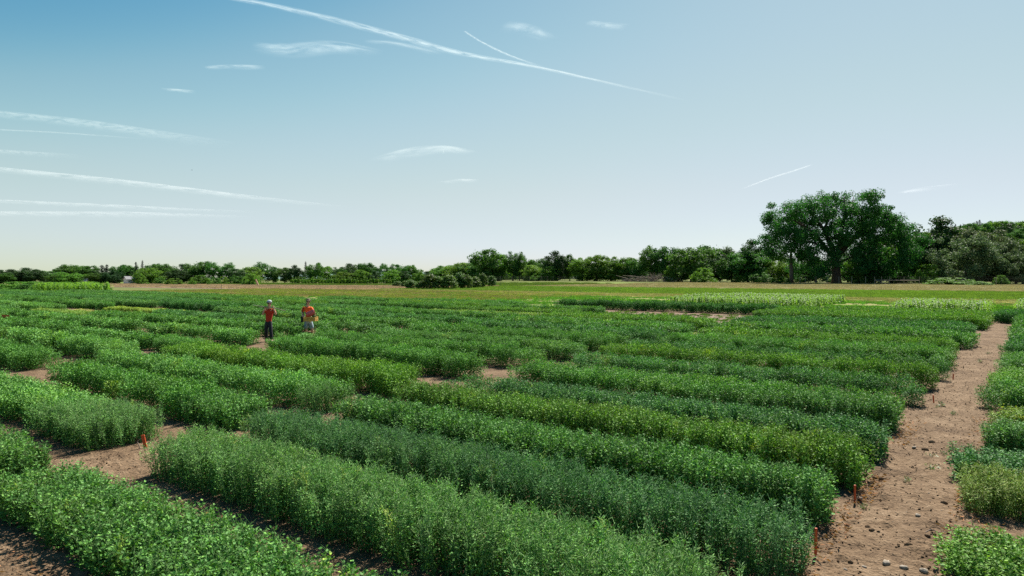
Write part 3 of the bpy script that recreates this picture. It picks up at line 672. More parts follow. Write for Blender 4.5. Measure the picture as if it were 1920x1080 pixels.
proto('bush', 7, False, clusters=60, per=90, rc=.16, leaf=.07, mat=M_lf_l, env=(.62, .62, .80), cz=.25, low=.05, surf=.8)
proto('bushdark', 17, False, clusters=60, per=90, rc=.15, leaf=.065, mat=M_lf, env=(.6, .6, .80), cz=.25, low=.05, surf=.8)
proto('willow', 8, clusters=110, per=150, rc=.10, leaf=.030, mat=M_lf_w, env=(.50, .50, .47), cz=.50, low=.04, lump=.2, flat=.9)
def young_shape(p, R):
    z = p[2]; s = .45 + .75 * max(0, 1 - z) ** .6; return np.array([p[0] * s, p[1] * s, z])
proto('young', 9, clusters=110, per=95, rc=.11, leaf=.05, mat=M_young, env=(.44, .44, .50), cz=.50, low=.02, shape=young_shape, nb=6)
def conifer(seed, width=.22, tiers=20):
    R = np.random.default_rng(seed); P = []; D = []
    for i in range(tiers):
        z = .06 + .94 * i / tiers; rr = width * (1 - z) ** .85 + .012; nb = max(5, int(13 * (1 - z) + 5))
        for j in range(nb):
            th = R.uniform(0, 6.28); l = rr * R.uniform(.7, 1.2); m = 10
            t = R.random(m); p = np.stack([np.cos(th) * l * t, np.sin(th) * l * t, z - .10 * l / width * t * .6 + R.normal(0, .006, m)], -1)
            P.append(p); D.append(np.stack([np.cos(th) + R.normal(0, .6, m), np.sin(th) + R.normal(0, .6, m), R.normal(0, .5, m) + .4], -1))
    P = np.concatenate(P); D = np.concatenate(D); L = R.uniform(.02, .05, len(P)); V, Fq = quads(P, D, L, L * .5, R.uniform(0, 6.28, len(P)))
    me = mesh_np('crown', V, Fq, M_needle); mb = MB(); mb.tube([(0, 0, -.01), (0, 0, .5), (0, 0, 1)], [.02, .012, .002], 6); return me, mb.mesh('trunk', M_bark)
PROTO['spruce'] = conifer(1); PROTO['pine'] = conifer(2, .30, 16)
def tree(kind, x, ytop, w, D, label, group, cat='tree', name='tree', zb=None, ybase=None, rz=None):
    """x: pixel of the trunk, ytop: pixel of the top, w: crown width in pixels, D: distance in metres; built to real size at its real place"""
    X = (x - PX0) / F * D; Y = D; z0 = float(gz(X, Y)) if zb is None else zb
    H = H_CAM + (YH - ytop) / F * D - z0; W = w / F * D
    me, tr = PROTO[kind]; e = empty(name, (X, Y, z0), random.uniform(0, 6.28) if rz is None else rz, label, cat, group)
    ww = (me.bound_box if hasattr(me, 'bound_box') else None)
    k = W / CW[kind]
    c = link('crown', me, e); c.scale = (k, k, H); c['kind'] = 'stuff'
    if tr: t = link('trunk', tr, e); t.scale = (k, k, H)
    return e
CW = {}
for kk, (me, tr) in PROTO.items():
    co = np.empty(len(me.vertices) * 3, np.float32); me.vertices.foreach_get('co', co); co = co.reshape(-1, 3); CW[kk] = (np.percentile(co[:, 0], 98.5) - np.percentile(co[:, 0], 1.5) + np.percentile(co[:, 1], 98.5) - np.percentile(co[:, 1], 1.5)) / 2

GF = 'trees of the far tree line'
FAR = [  # kind, x, top, width, distance, label
 ('dark', 2, 505, 22, 300, 'dark round tree cut by the picture edge at the far end of the tree line'),
 ('dark', 24, 504, 34, 300, 'dark dome-shaped tree, first of three over the hedge'),
 ('dark', 44, 501, 38, 306, 'dark dome-shaped tree, middle and tallest of three over the hedge'),
 ('dark2', 66, 504, 32, 300, 'dark dome-shaped tree, last of three over the hedge before the notch'),
 ('round', 95, 507, 38, 310, 'low rounded tree sloping down to the notch in the tree line'),
 ('round2', 122, 495, 32, 322, 'tall rounded tree on the shoulder above the yellow-green willow'),
 ('light2', 135, 510, 40, 292, 'yellow-green willow-like tree standing before the darker trees'),
 ('light', 147, 497, 36, 330, 'lighter green tree with a flat top behind the willow-like tree'),
 ('round', 164, 497, 34, 326, 'medium green tree with a thin pale tip next to the flat-topped one'),
 ('dark2', 181, 507, 20, 300, 'narrow purplish dark tree beside the grey roof'),
 ('round', 172, 511, 22, 296, 'small dense tree right beside the grey roof'),
 ('spruce', 191, 496, 22, 316, 'dark spruce with a ragged double top left of the white house'),
 ('spruce', 200, 495, 20, 318, 'second dark spruce close against the ragged one'),
 ('dark', 213, 507, 26, 298, 'dark dense tree covering the near side of the white house'),
 ('dark2', 196, 510, 24, 300, 'low dark tree under the pair of spruces'),
 ('round', 224, 495, 26, 326, 'round tree rising behind the white house'),
 ('round2', 240, 497, 30, 330, 'broad tree directly above the white roof'),
 ('spruce', 255, 490, 14, 330, 'slim spruce sticking up above the white house'),
 ('spruce', 267, 487, 10, 330, 'tallest needle-thin spruce of the far tree line'),
 ('light', 258, 511, 14, 288, 'small grey-green tree right next to the white house'),
 ('light', 281, 501, 36, 300, 'light green spreading tree in front of the thin spruce'),
 ('round', 288, 493, 24, 330, 'rounded tree behind the light green spreading one'),
 ('round2', 310, 494, 34, 320, 'medium green tree with a pale left shoulder'),
 ('dark', 342, 494, 34, 325, 'dark flat-topped tree between two taller ones'),
 ('dark2', 332, 505, 30, 305, 'low dark tree beneath the flat-topped one'),
 ('round', 372, 489, 36, 315, 'tall pointed round tree above the oval bush'),
 ('airy', 401, 489, 32, 315, 'airy tree with sky showing between its branches'),
 ('airy', 424, 491, 26, 318, 'second airy tree, slimmer, with a forked top'),
 ('dark2', 443, 503, 24, 305, 'low dark tree under the slim airy one'),
 ('light', 467, 499, 36, 320, 'bright round tree above the yellow-green shrub'),
 ('airy', 487, 490, 28, 330, 'lobed tall tree behind the person in the dark cap'),
 ('round', 513, 499, 20, 330, 'small round tree above the head of the person in the dark cap'),
 ('round2', 534, 501, 28, 322, 'broad low tree between the two people'),
 ('dark', 555, 496, 22, 318, 'dark upright tree just before the person with the crate'),
 ('spruce', 573, 489, 10, 330, 'slim pointed spruce directly above the person with the crate'),
 ('round', 591, 491, 24, 315, 'full tree right behind the slim spruce'),
 ('light', 612, 498, 26, 330, 'lighter tree at the edge of the gap with the blue hill'),
 ('airy', 636, 500, 22, 325, 'thin tree on the far side of the blue-hill gap'),
 ('light', 643, 509, 30, 295, 'low yellowish round tree standing before the line'),
 ('dark', 652, 493, 30, 330, 'dark broad tree with feathery top past the gap'),
 ('round', 672, 495, 24, 335, 'medium tree between the feathery one and the wide one'),
 ('light', 675, 505, 24, 298, 'small round green tree low in front'),
 ('round2', 692, 492, 30, 330, 'wide domed tree in the middle of the far line'),
 ('dark', 702, 507, 20, 300, 'low dark round tree in front of the wide dome'),
 ('airy', 724, 493, 24, 330, 'loose tree with two tips'),
 ('light', 735, 505, 26, 300, 'pale round tree under the one with two tips'),
 ('round', 747, 494, 28, 332, 'smooth round tree before the hill forest starts'),
 ('round2', 774, 496, 24, 338, 'last rounded tree before the hill forest'),
 ('dark2', 757, 508, 16, 302, 'little dark tree in the row before the hill forest'),
 ('light2', 786, 509, 18, 300, 'little pale tree at the start of the hill forest'),
 ('dark', 803, 508, 22, 305, 'dark low tree above the young spruces'),
 ('round', 6, 511, 26, 290, 'short tree below the picture edge end of the line'),
 ('round2', 110, 512, 30, 296, 'low bushy tree at the notch bottom'),
]
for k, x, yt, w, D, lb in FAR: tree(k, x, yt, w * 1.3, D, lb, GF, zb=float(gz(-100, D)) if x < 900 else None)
GB = 'bushes before the far tree line'
for k, x, yt, w, D, lb in [
 ('bush', 268, 519, 18, 262, 'low bush to the side of the white house'), ('bush', 326, 521, 26, 250, 'round bush alone on the pale field edge'),
 ('bush', 360, 524, 13, 246, 'smallest round bush on the pale field edge'), ('bush', 377, 515, 34, 268, 'oval green bush under the tall pointed tree'),
 ('bushdark', 402, 518, 22, 275, 'dark bush beside the oval green one'), ('bushdark', 443, 515, 26, 275, 'dark shrub under the slim airy tree'),
 ('bush', 470, 512, 28, 242, 'yellow-green shrub standing forward at the field edge'), ('bushdark', 391, 529, 5, 240, 'tiny shrub alone on the mown grass'),
 ('bushdark', 300, 518, 18, 272, 'dark bush under the medium trees'), ('bush', 420, 518, 18, 280, 'small bush between the two dark shrubs')]:
    tree(k, x, yt, w, D, lb, GB, 'bush', 'bush', zb=float(gz(-100, D)))

# middle and right-hand belt
GM = 'trees of the near tree belt'
BELT = [
 ('light2', 832, 496, 44, 400, 'light green bushy tree on the hill foot behind the young spruces'), ('light', 862, 491, 46, 390, 'bright green tree at the hill foot beside the tall cottonwood'),
 ('round2', 888, 490, 44, 385, 'green tree filling the hill foot before the cottonwood'),
 ('round', 918, 465, 54, 350, 'tall round cottonwood with dark trunk, highest in the middle of the view'), ('light', 936, 474, 36, 352, 'paler half of the cottonwood pair, leaning out'),
 ('airy', 962, 470, 26, 352, 'thin feathery tree beside the tall round cottonwood'), ('airy', 974, 471, 22, 354, 'second thin feathery tree of the pair'),
 ('light', 1000, 496, 34, 335, 'low bright tree under the feathery pair'), ('light2', 985, 490, 44, 360, 'bushy tree behind the low bright one'),
 ('round2', 1015, 484, 40, 350, 'even-topped tree at the start of the solid belt'), ('dark', 1045, 469, 42, 330, 'dark rounded tree with bare trunk above the belt'),
 ('round', 1068, 475, 22, 335, 'narrow tree just past the dark rounded one'), ('light', 1030, 498, 30, 325, 'low pale tree before the dark rounded one'),
 ('light2', 1092, 480, 40, 325, 'first bright tree of the even belt'), ('light', 1118, 476, 42, 322, 'second bright tree of the even belt'), ('light2', 1146, 478, 42, 318, 'third bright tree of the even belt'),
 ('light', 1172, 481, 40, 315, 'fourth bright tree of the even belt, above the brushwood'), ('round', 1198, 479, 36, 310, 'medium tree above the brushwood pile'),
 ('airy', 1222, 458, 34, 305, 'open-crowned tree leaning out above the brushwood'), ('round2', 1247, 461, 46, 300, 'full green tree behind the brushwood'),
 ('round', 1272, 480, 38, 300, 'shaded tree between the full tree and the great dome'),
 ('round2', 1296, 463, 68, 285, 'great dome-shaped green tree with foliage down to the grass'), ('round', 1316, 457, 54, 310, 'smooth high tree behind the great dome'),
 ('willow', 1350, 460, 52, 310, 'greyish green wide tree beside the great dome'), ('dark', 1340, 475, 40, 300, 'black-green tree in the shaded notch'),
 ('round', 1372, 478, 42, 275, 'rounded tree at the notch with light top'), ('dark', 1404, 447, 46, 272, 'dark lollipop-shaped tree above its neighbours'),
 ('round2', 1402, 470, 56, 268, 'broad tree around the foot of the dark lollipop tree'), ('light', 1432, 466, 46, 275, 'lighter domed tree next to the dark lollipop tree'),
 ('light2', 1460, 488, 34, 262, 'olive tree in the dip before the giant cottonwood'), ('light', 1478, 480, 36, 268, 'yellow-green tree under the giant tree, beside its thin trunk'),
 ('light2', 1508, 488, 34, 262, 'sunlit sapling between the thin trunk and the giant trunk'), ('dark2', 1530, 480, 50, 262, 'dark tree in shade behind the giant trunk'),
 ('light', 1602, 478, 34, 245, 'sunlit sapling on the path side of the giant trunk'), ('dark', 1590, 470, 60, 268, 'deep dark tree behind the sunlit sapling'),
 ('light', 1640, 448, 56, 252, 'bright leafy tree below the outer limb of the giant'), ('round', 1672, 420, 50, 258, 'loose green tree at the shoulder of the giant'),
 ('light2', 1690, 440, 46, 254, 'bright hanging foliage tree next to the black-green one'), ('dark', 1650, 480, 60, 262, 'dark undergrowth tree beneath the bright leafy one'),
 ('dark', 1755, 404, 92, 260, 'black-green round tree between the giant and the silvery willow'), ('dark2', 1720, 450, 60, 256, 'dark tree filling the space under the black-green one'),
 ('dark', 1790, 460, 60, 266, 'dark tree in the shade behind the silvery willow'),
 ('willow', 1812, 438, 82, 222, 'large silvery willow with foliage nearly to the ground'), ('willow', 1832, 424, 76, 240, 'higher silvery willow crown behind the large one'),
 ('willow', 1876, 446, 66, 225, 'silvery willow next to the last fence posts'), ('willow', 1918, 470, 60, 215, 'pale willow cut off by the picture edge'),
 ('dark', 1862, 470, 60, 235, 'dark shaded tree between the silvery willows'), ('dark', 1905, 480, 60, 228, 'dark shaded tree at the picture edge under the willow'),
]
for k, x, yt, w, D, lb in BELT: tree(k, x, yt, w * 1.18, D, lb, GM)
GC = 'bushes along the near tree belt'
for k, x, yt, w, D, lb in [
 ('bush', 1320, 501, 42, 262, 'rounded bush at the foot of the great dome tree'), ('bush', 1463, 518, 30, 240, 'low flattened bush before the olive tree'),
 ('bush', 1742, 494, 40, 222, 'vine-covered bush by the end of the fence rail'), ('bushdark', 1500, 512, 30, 255, 'dark bush by the thin trunk'),
 ('bushdark', 1560, 514, 34, 252, 'dark bush around the giant trunk'), ('bush', 1610, 512, 26, 240, 'sunlit bush behind the fence'),
 ('bushdark', 1690, 505, 40, 244, 'dark bush behind the rail fence'), ('bush', 1878, 515, 22, 205, 'yellow-lit bush at the foot of the willows'),
 ('bushdark', 1270, 508, 34, 290, 'dark bush behind the brushwood'), ('bush', 1255, 498, 22, 285, 'pale bush growing out of the brushwood'), ('bush', 1385, 516, 24, 262, 'low leafy bush at the shaded notch'),
 ('bushdark', 1425, 510, 40, 258, 'dense bush below the lighter domed tree'), ('bush', 1010, 512, 26, 322, 'pale bush at the orchard fence'), ('bush', 1535, 530, 14, 214, 'tiny low bush by the first fence posts'),
 ('bush', 1780, 520, 70, 205, 'sprawling low bramble along the foot of the fence'), ('bush', 1835, 527, 40, 196, 'flat weeds clump below the willow')]:
    tree(k, x, yt, w, D, lb, GC, 'bush', 'bush')
# small trees and spruces in the field centre
GY = 'young trees standing in the field'
for i, (x, yt, w, yb, lb) in enumerate([
 (746, 527, 18, 537, 'smallest low young tree at the outer end of the clump'), (759, 526, 14, 538, 'low young tree second from the outer end'), (771, 524, 22, 541, 'stubby wide young tree near the outer end'), (789, 526, 18, 542, 'low dark young tree before the first tall one'),
 (807, 513, 28, 542, 'tall broad young tree, first tall one of the clump'), (822, 517, 20, 542, 'slim young tree pressed between two broad ones'), (841, 514, 28, 542, 'broad dark young tree in the middle of the clump'),
 (863, 509, 24, 541, 'tallest young tree of the clump'), (876, 514, 20, 541, 'narrow young tree behind the tallest one'), (890, 518, 20, 540, 'rounded young tree with a notch beside it'),
 (905, 511, 17, 539, 'slender upright young tree near the inner end'), (922, 516, 16, 537, 'single oval young tree standing apart from the clump')]):
    D = F * H_CAM / (yb - YH); tree('young', x, yt, w * 1.0, D, lb, GY, 'young tree', 'young_tree', zb=0)
# long grey hedge, far left: separate bushes
for i in range(9):
    X, Y = uv(52 + (i % 2) * 1.5, 128 + 4.2 * i); xp = PX0 + X / Y * F
    tree('bush' if i % 3 else 'bushdark', xp, 528.5 + rng.uniform(-1.5, 1.5), 58, Y, f"grey-green hedge bush, {ORD[i]} in its row counted from the distant corn", 'bushes of the long hedge', 'bush', 'hedge_bush', zb=-.3)

# giant cottonwood
def giant():
    D = 240.0; k = D / F; X0 = (1568 - PX0) * k; e = empty('giant_cottonwood', (X0, D, 0), 0, 'giant spreading cottonwood with forked trunk, towering over the whole belt', 'tree')
    R = np.random.default_rng(42)
    blobs = [(1470, 392, 36), (1455, 408, 28), (1448, 430, 18), (1500, 385, 32), (1520, 378, 32), (1540, 392, 34), (1558, 375, 30), (1575, 368, 26), (1605, 365, 26), (1620, 376, 28), (1595, 385, 32), (1640, 392, 24),
             (1648, 410, 26), (1630, 420, 32), (1600, 415, 36), (1570, 408, 30), (1530, 415, 34), (1500, 418, 34), (1475, 420, 30), (1465, 445, 26), (1490, 450, 28), (1520, 450, 34), (1555, 445, 32), (1590, 450, 36),
             (1625, 452, 34), (1655, 440, 26), (1672, 418, 20), (1685, 410, 15), (1690, 428, 16), (1665, 460, 28), (1480, 470, 22), (1510, 478, 26), (1545, 475, 26), (1600, 480, 30), (1640, 480, 28), (1445, 400, 14), (1478, 384, 20), (1610, 358, 14), (1655, 398, 12), (1530, 490, 24), (1505, 500, 18), (1620, 500, 24), (1645, 505, 20), (1580, 440, 24), (1560, 420, 22), (1545, 405, 22), (1585, 400, 20), (1610, 440, 26), (1455, 455, 16), (1600, 495, 18), (1548, 495, 16), (1450, 445, 16), (1462, 468, 18), (1690, 455, 22), (1706, 440, 14), (1680, 482, 22), (1660, 500, 22), (1712, 462, 16), (1520, 505, 16), (1635, 425, 22)]
    C = []
    for (bx, by, br) in blobs:
        depth = 26 * k * 0 + R.uniform(-9, 9)
        nsub = int(8 + br * .42)
        for _ in range(nsub):
            a = R.uniform(0, 6.28); q = math.sqrt(R.random()) * br * .85
            C.append((((bx - 1568) * .96 + q * math.cos(a)) * k, depth + R.uniform(-4, 4), H_CAM + (YH - (by + 15 * (515 - by) / 155) - q * math.sin(a)) * k, R.uniform(1.2, 2.7)))
    C = np.array(C); per = 105; n = len(C) * per; kk = np.repeat(np.arange(len(C)), per); d = R.normal(size=(n, 3)); d /= np.linalg.norm(d, axis=1, keepdims=True)
    P = C[kk, :3] + d * (C[kk, 3] * R.random(n) ** .4)[:, None] * np.array([1, 1, .72]); L = .52 * R.uniform(.6, 1.4, n)
    V, Fq = quads(P, d + R.normal(size=(n, 3)) * .7 + np.array([0, 0, .4]), L, L * .62, R.uniform(0, 6.28, n))
    c = link('crown', mesh_np('giant_crown', V, Fq, M_lf_g), e); c['kind'] = 'stuff'
    mb = MB(); q = lambda bx, by, dy=0: ((bx - 1568) * k, dy, H_CAM + (YH - by) * k)
    mb.tube([(0, 0, -.3), q(1568, 515), q(1567, 500), q(1566, 485)], [1.8, 1.4, 1.3, 1.25], 10)
    limbs = [[(1566, 485), (1548, 465), (1525, 440), (1500, 420), (1470, 405)], [(1566, 485), (1560, 460), (1545, 430), (1535, 400), (1525, 382)], [(1567, 487), (1572, 455), (1575, 420), (1580, 395), (1577, 370)],
             [(1567, 487), (1590, 460), (1612, 430), (1625, 400), (1630, 378)], [(1572, 470), (1600, 445), (1640, 430), (1670, 420)], [(1548, 465), (1520, 455), (1490, 450), (1465, 448)], [(1575, 420), (1592, 400), (1605, 368)], [(1545, 430), (1558, 405), (1560, 380)],
             [(1567, 495), (1600, 480), (1635, 470), (1655, 455)], [(1525, 440), (1490, 405), (1462, 395)]]
    for i, l in enumerate(limbs):
        m = len(l); w0 = .95 if i < 4 else .5; mb.tube([q(a, b, R.uniform(-1, 1) * j + 4 * math.sin(i * 2.1) * j / m) for j, (a, b) in enumerate(l)], [w0 * (1 - .8 * j / (m - 1)) for j in range(m)], 6)
        a, b = l[-1]
        for _ in range(5):
            c0 = C[R.integers(0, len(C))]
            p0 = q(*l[max(1, m - 2)])
            if abs(c0[0] - p0[0]) < 9 and c0[2] > p0[2] - 2: mb.tube([p0, ((p0[0] + c0[0]) / 2, c0[1] / 2, (p0[2] + c0[2]) / 2), tuple(c0[:3])], [.25, .15, .05], 4)
    mb.obj('trunk', M_bark, e, True)
    # the slim companion trunk
    X1 = (1490 - PX0) * k; t = empty('slim_trunk_tree', (X1, D + 3, 0), 0, 'slim pale trunk under the outer limb of the giant tree, with sparse leaves', 'tree')
    mb = MB(); mb.tube([(0, 0, -.2), (.1, 0, 4), (-.2, 0, 9), (.2, 0, 14)], [.85, .7, .5, .2], 8); mb.obj('trunk', M_post2, t, True)
    n = 1500; kk = R.integers(0, 12, n); CC = np.stack([R.uniform(-3, 3, 12), R.uniform(-3, 3, 12), R.uniform(8, 15, 12)], -1)
    P = CC[kk] + R.normal(size=(n, 3)) * .9; L = .55 * R.uniform(.6, 1.4, n); V, Fq = quads(P, R.normal(size=(n, 3)) + np.array([0, 0, .5]), L, L * .6, R.uniform(0, 6.28, n))
    c = link('crown', mesh_np('slim_crown', V, Fq, M_lf_g), t); c['kind'] = 'stuff'
M_lf_g = leaf_mat('cottonwood_leaf', (.046, .155, .040), .40, .55, .12, var=.35)
M_post2 = plain('pale_bark', (.10, .085, .07), .9, .3, 5, .4)
giant()

# forested hills (countless trees far behind)
G_forest = scatter_group('forest_trees', [PROTO[k][0] for k in ('round', 'round2', 'dark', 'light', 'spruce', 'pine', 'dark2')])
def hill_sheet(name, prof, Y0, depth, mat, base=-4.0):
    xs = np.array([p[0] for p in prof], float); hs = np.array([p[1] for p in prof], float); X = np.linspace(xs[0], xs[-1], 60); Hh = np.interp(X, xs, hs); t = np.linspace(0, 1, 14)
    XX, T = np.meshgrid(X, t); Z = base + (np.interp(XX, xs, hs) - base) * np.sin(np.clip(T * 1.25, 0, 1) * math.pi / 2) ** 1.0; Z = np.where(T > .8, base + (np.interp(XX, xs, hs) - base) * np.cos((T - .8) / .2 * math.pi / 2), Z)
    i = np.arange(XX.size).reshape(XX.shape); Fq = np.stack([i[:-1, :-1], i[:-1, 1:], i[1:, 1:], i[1:, :-1]], -1).reshape(-1, 4)
    tag(link(name, mesh_np(name, np.stack([XX, Y0 + T * depth, Z], -1), Fq, mat, True)), kind='structure')
    return lambda x, y: base + (np.interp(x, xs, hs) - base) * np.sin(np.clip((y - Y0) / depth * 1.25, 0, 1) * math.pi / 2)
M_floor = plain('forest_floor', (.04, .06, .03), .95, .3, .3)
def forest(name, prof, Y0, depth, n, hmin, hmax, kinds, label, tintm=1.0):
    hf = hill_sheet('hill', prof, Y0, depth, M_floor); x0, x1 = prof[0][0], prof[-1][0]
    X = rng.uniform(x0, x1, n); Y = Y0 + rng.random(n) ** .8 * depth * .8; Z = hf(X, Y) - .5; Hh = rng.uniform(hmin, hmax, n); v = rng.choice(kinds, n)
    s = np.stack([Hh * rng.uniform(.8, 1.15, n)] * 2 + [Hh], -1); rot = np.stack([np.zeros(n), np.zeros(n), rng.uniform(0, 6.28, n)], -1)
    o = scatter_obj(name, G_forest, np.stack([X, Y, Z], -1), rot, s, v, np.ones((n, 3))); o['label'] = label
# Join Geometry stacks the sources in reverse order of linking: kinds are mixed anyway
k6 = 500 / F
forest('hill_forest', [(-150 * k6, -2), (-110 * k6, 0), (-60 * k6, 3.5), (0 * k6, 4.5), (130 * k6, 3.0), (260 * k6, 2.0), (400 * k6, 1)], 440, 90, 420, 7, 10.5, [0, 1, 2, 3, 4, 4, 5, 6], 'distant wooded rise with a serrated conifer skyline behind the belt')
k3 = 290 / F
forest('hill_forest', [(810 * k3, 0), (850 * k3, 6), (900 * k3, 13), (960 * k3, 17), (1060 * k3, 19), (1200 * k3, 17)], 285, 80, 240, 9, 13, [0, 1, 2, 3, 6, 0, 3], 'steep wooded hillside rising behind the silvery willows')
k9 = 3000 / F
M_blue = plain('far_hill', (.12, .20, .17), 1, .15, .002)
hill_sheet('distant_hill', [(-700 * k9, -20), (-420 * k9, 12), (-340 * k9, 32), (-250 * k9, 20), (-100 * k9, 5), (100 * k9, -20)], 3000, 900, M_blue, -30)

# ------------------------------------------------------------------ young orchard on posts
def orchard():
    grp = 'young trees of the trellised orchard'; R = random.Random(3)
    me, C = crown_mesh(77, 16, 26, .13, .10, M_lf_l, env=(.22, .22, .45), cz=.6, low=.2)
    mb = MB(); mb.tube([(0, 0, 0), (0, 0, .9)], [.02, .01], 4); mb.tube([(.06, 0, 0), (.06, 0, 1.08)], [.016, .016], 4); st = mb.mesh('stake', M_post)
    cnt = 0
    for row, (Y, yt) in enumerate(((330, 0), (300, 0), (272, 0))):
        for i in range(62):
            xp = 545 + i * 6.1 + R.uniform(-1, 1) + row * 2
            if xp > 905 or (xp > 740 and row == 2): continue
            X = (xp - PX0) / F * Y; z = float(gz(-100, Y)) * (1 if xp < 800 else .6); h = R.uniform(2.3, 3.3)
            e = empty('orchard_tree', (X, Y, z), R.uniform(0, 6.28), f"slender young orchard tree on its stake, {('farthest', 'middle', 'nearest')[row]} trellised row, {ORD[i % 13]} tree of its {['outer', 'second', 'middle', 'fourth', 'inner'][min(4, i // 13)]} stretch", 'young tree', grp)
            c = link('crown', me, e); c.scale = (h * .9, h * .9, h); s = link('stake', st, e); s.scale = (h * .9, h * .9, h * .95); cnt += 1
orchard()

# ------------------------------------------------------------------ fences
def fence(pts, h, label, rail=None, wires=6, gate=None):
    e = empty('wire_fence', (pts[0][0], pts[0][1], 0), 0, label, 'fence'); o0 = Vector((pts[0][0], pts[0][1], 0))
    mb = MB(); mb.tube([(0, 0, -.1), (0, 0, h)], [.075, .065], 6); pm = mb.mesh('post', M_post)
    for (x, y) in pts: p = link('post', pm, e); p.location = (x - o0.x, y - o0.y, 0)
    for w in range(wires):
        z = h * (.12 + .86 * w / (wires - 1)); mb = MB(); mb.tube([(x - o0.x, y - o0.y, z) for x, y in pts], .012, 3); mb.obj('wire', M_wire, e)
    if rail:
        a, b = rail; mb = MB(); p, q = Vector((*a, h * .52)) - o0, Vector((*b, h * .52)) - o0; mb.tube([p, q], .10, 6); mb.obj('rail', M_post, e)
        mb = MB(); d = (q - p) * .28; mb.tube([p + Vector((0, 0, 0)), p + d + Vector((0, 0, -h * .52))], .08, 6); mb.obj('brace', M_post, e)
    return e
fx = [1500, 1510, 1530, 1551, 1573, 1597, 1623, 1640, 1653, 1668, 1695, 1724, 1762, 1804, 1868, 1930]
def fpt(x):
    t = (x - 1500) / 430; Y = 232 - 42 * t; return ((x - PX0) / F * Y, Y)
fence([fpt(x) for x in fx], 2.35, 'tall wire deer fence with weathered posts before the giant tree', rail=(fpt(1640), fpt(1724)))
fy = list(range(872, 1085, 11))
fence([((x - PX0) / F * 318, 318) for x in fy], 2.2, 'long pale wire fence with even posts before the middle tree belt')
# scattered lone posts
for x, yb, h, lb in ((415, 542, 1.1, 'thin lone post standing in the pale hay at the far field'), (939, 536, 1.2, 'short lone reddish post on the hay field beside the young trees'), (722, 537, 1.6, 'thin lone post at the orchard edge')):
    X, Y = px(x, yb); mb = MB(); mb.tube([(0, 0, -.1), (.01, 0, h)], .05, 6); tag(mb.obj('field_post', M_post, None, loc=(X, Y, float(gz(X, Y)))), lb, 'post')
# tan leaning board near the shrub
X, Y = px(482, 536); mb = MB(); mb.box((0, 0, 1.1), (.55, .25, 2.4), ry=-.35, taper=.7); tag(mb.obj('leaning_board', M_rawwood, None, loc=(X * 1.25, Y * 1.25, -.8)), 'tan leaning board beside the yellow-green shrub', 'board')

# ------------------------------------------------------------------ brushwood pile
def brush():
    D = 285; k = D / F; X0 = (1205 - PX0) * k; e = empty('brushwood_pile', (X0, D, 0), 0, 'heap of grey dead branches lying before the tree belt', 'brushwood'); R = random.Random(5)
    for (cx_, w, hh, n) in ((0, 5.5, 2.6, 150), (4.5, 4.5, 4.2, 230), (11, 4, 2.6, 110), (-5, 4, 1.8, 60)):
        mb = MB()
        for i in range(n):
            a = R.uniform(0, 6.28); x = cx_ + R.gauss(0, w * .35); y = R.gauss(0, 1.6); z = abs(R.gauss(0, hh * .25)); L = R.uniform(1.5, 4.5); dx = R.uniform(-1, 1); dz = R.uniform(-.1, .85)
            top = max(.2, hh * (1 - ((x + dx * L * .5 - cx_) / w) ** 2)); z1 = min(z + dz * L, top)
            mb.tube([(x, y, z), (x + dx * L * .5, y + math.sin(a) * L * .2, (z + z1) / 2 + .15), (x + dx * L, y + math.sin(a) * L * .4, z1)], [R.uniform(.03, .10), .045, .012], 3, cap=False)
        o = mb.obj('branch_heap', M_dead, e); o['kind'] = 'stuff'
    for i in range(6):
        mb = MB(); x = -9 + i * 1.4; mb.tube([(x, -1.5, .2), (x + 2.5, -1.6, 1.4 + .4 * (i % 3)), (x + 4.5 * (1 if i % 2 else -.5), -1.8, 2.6 + .3 * (i % 2))], [.20, .14, .05], 5); mb.obj('limb', M_dead, e)
brush()

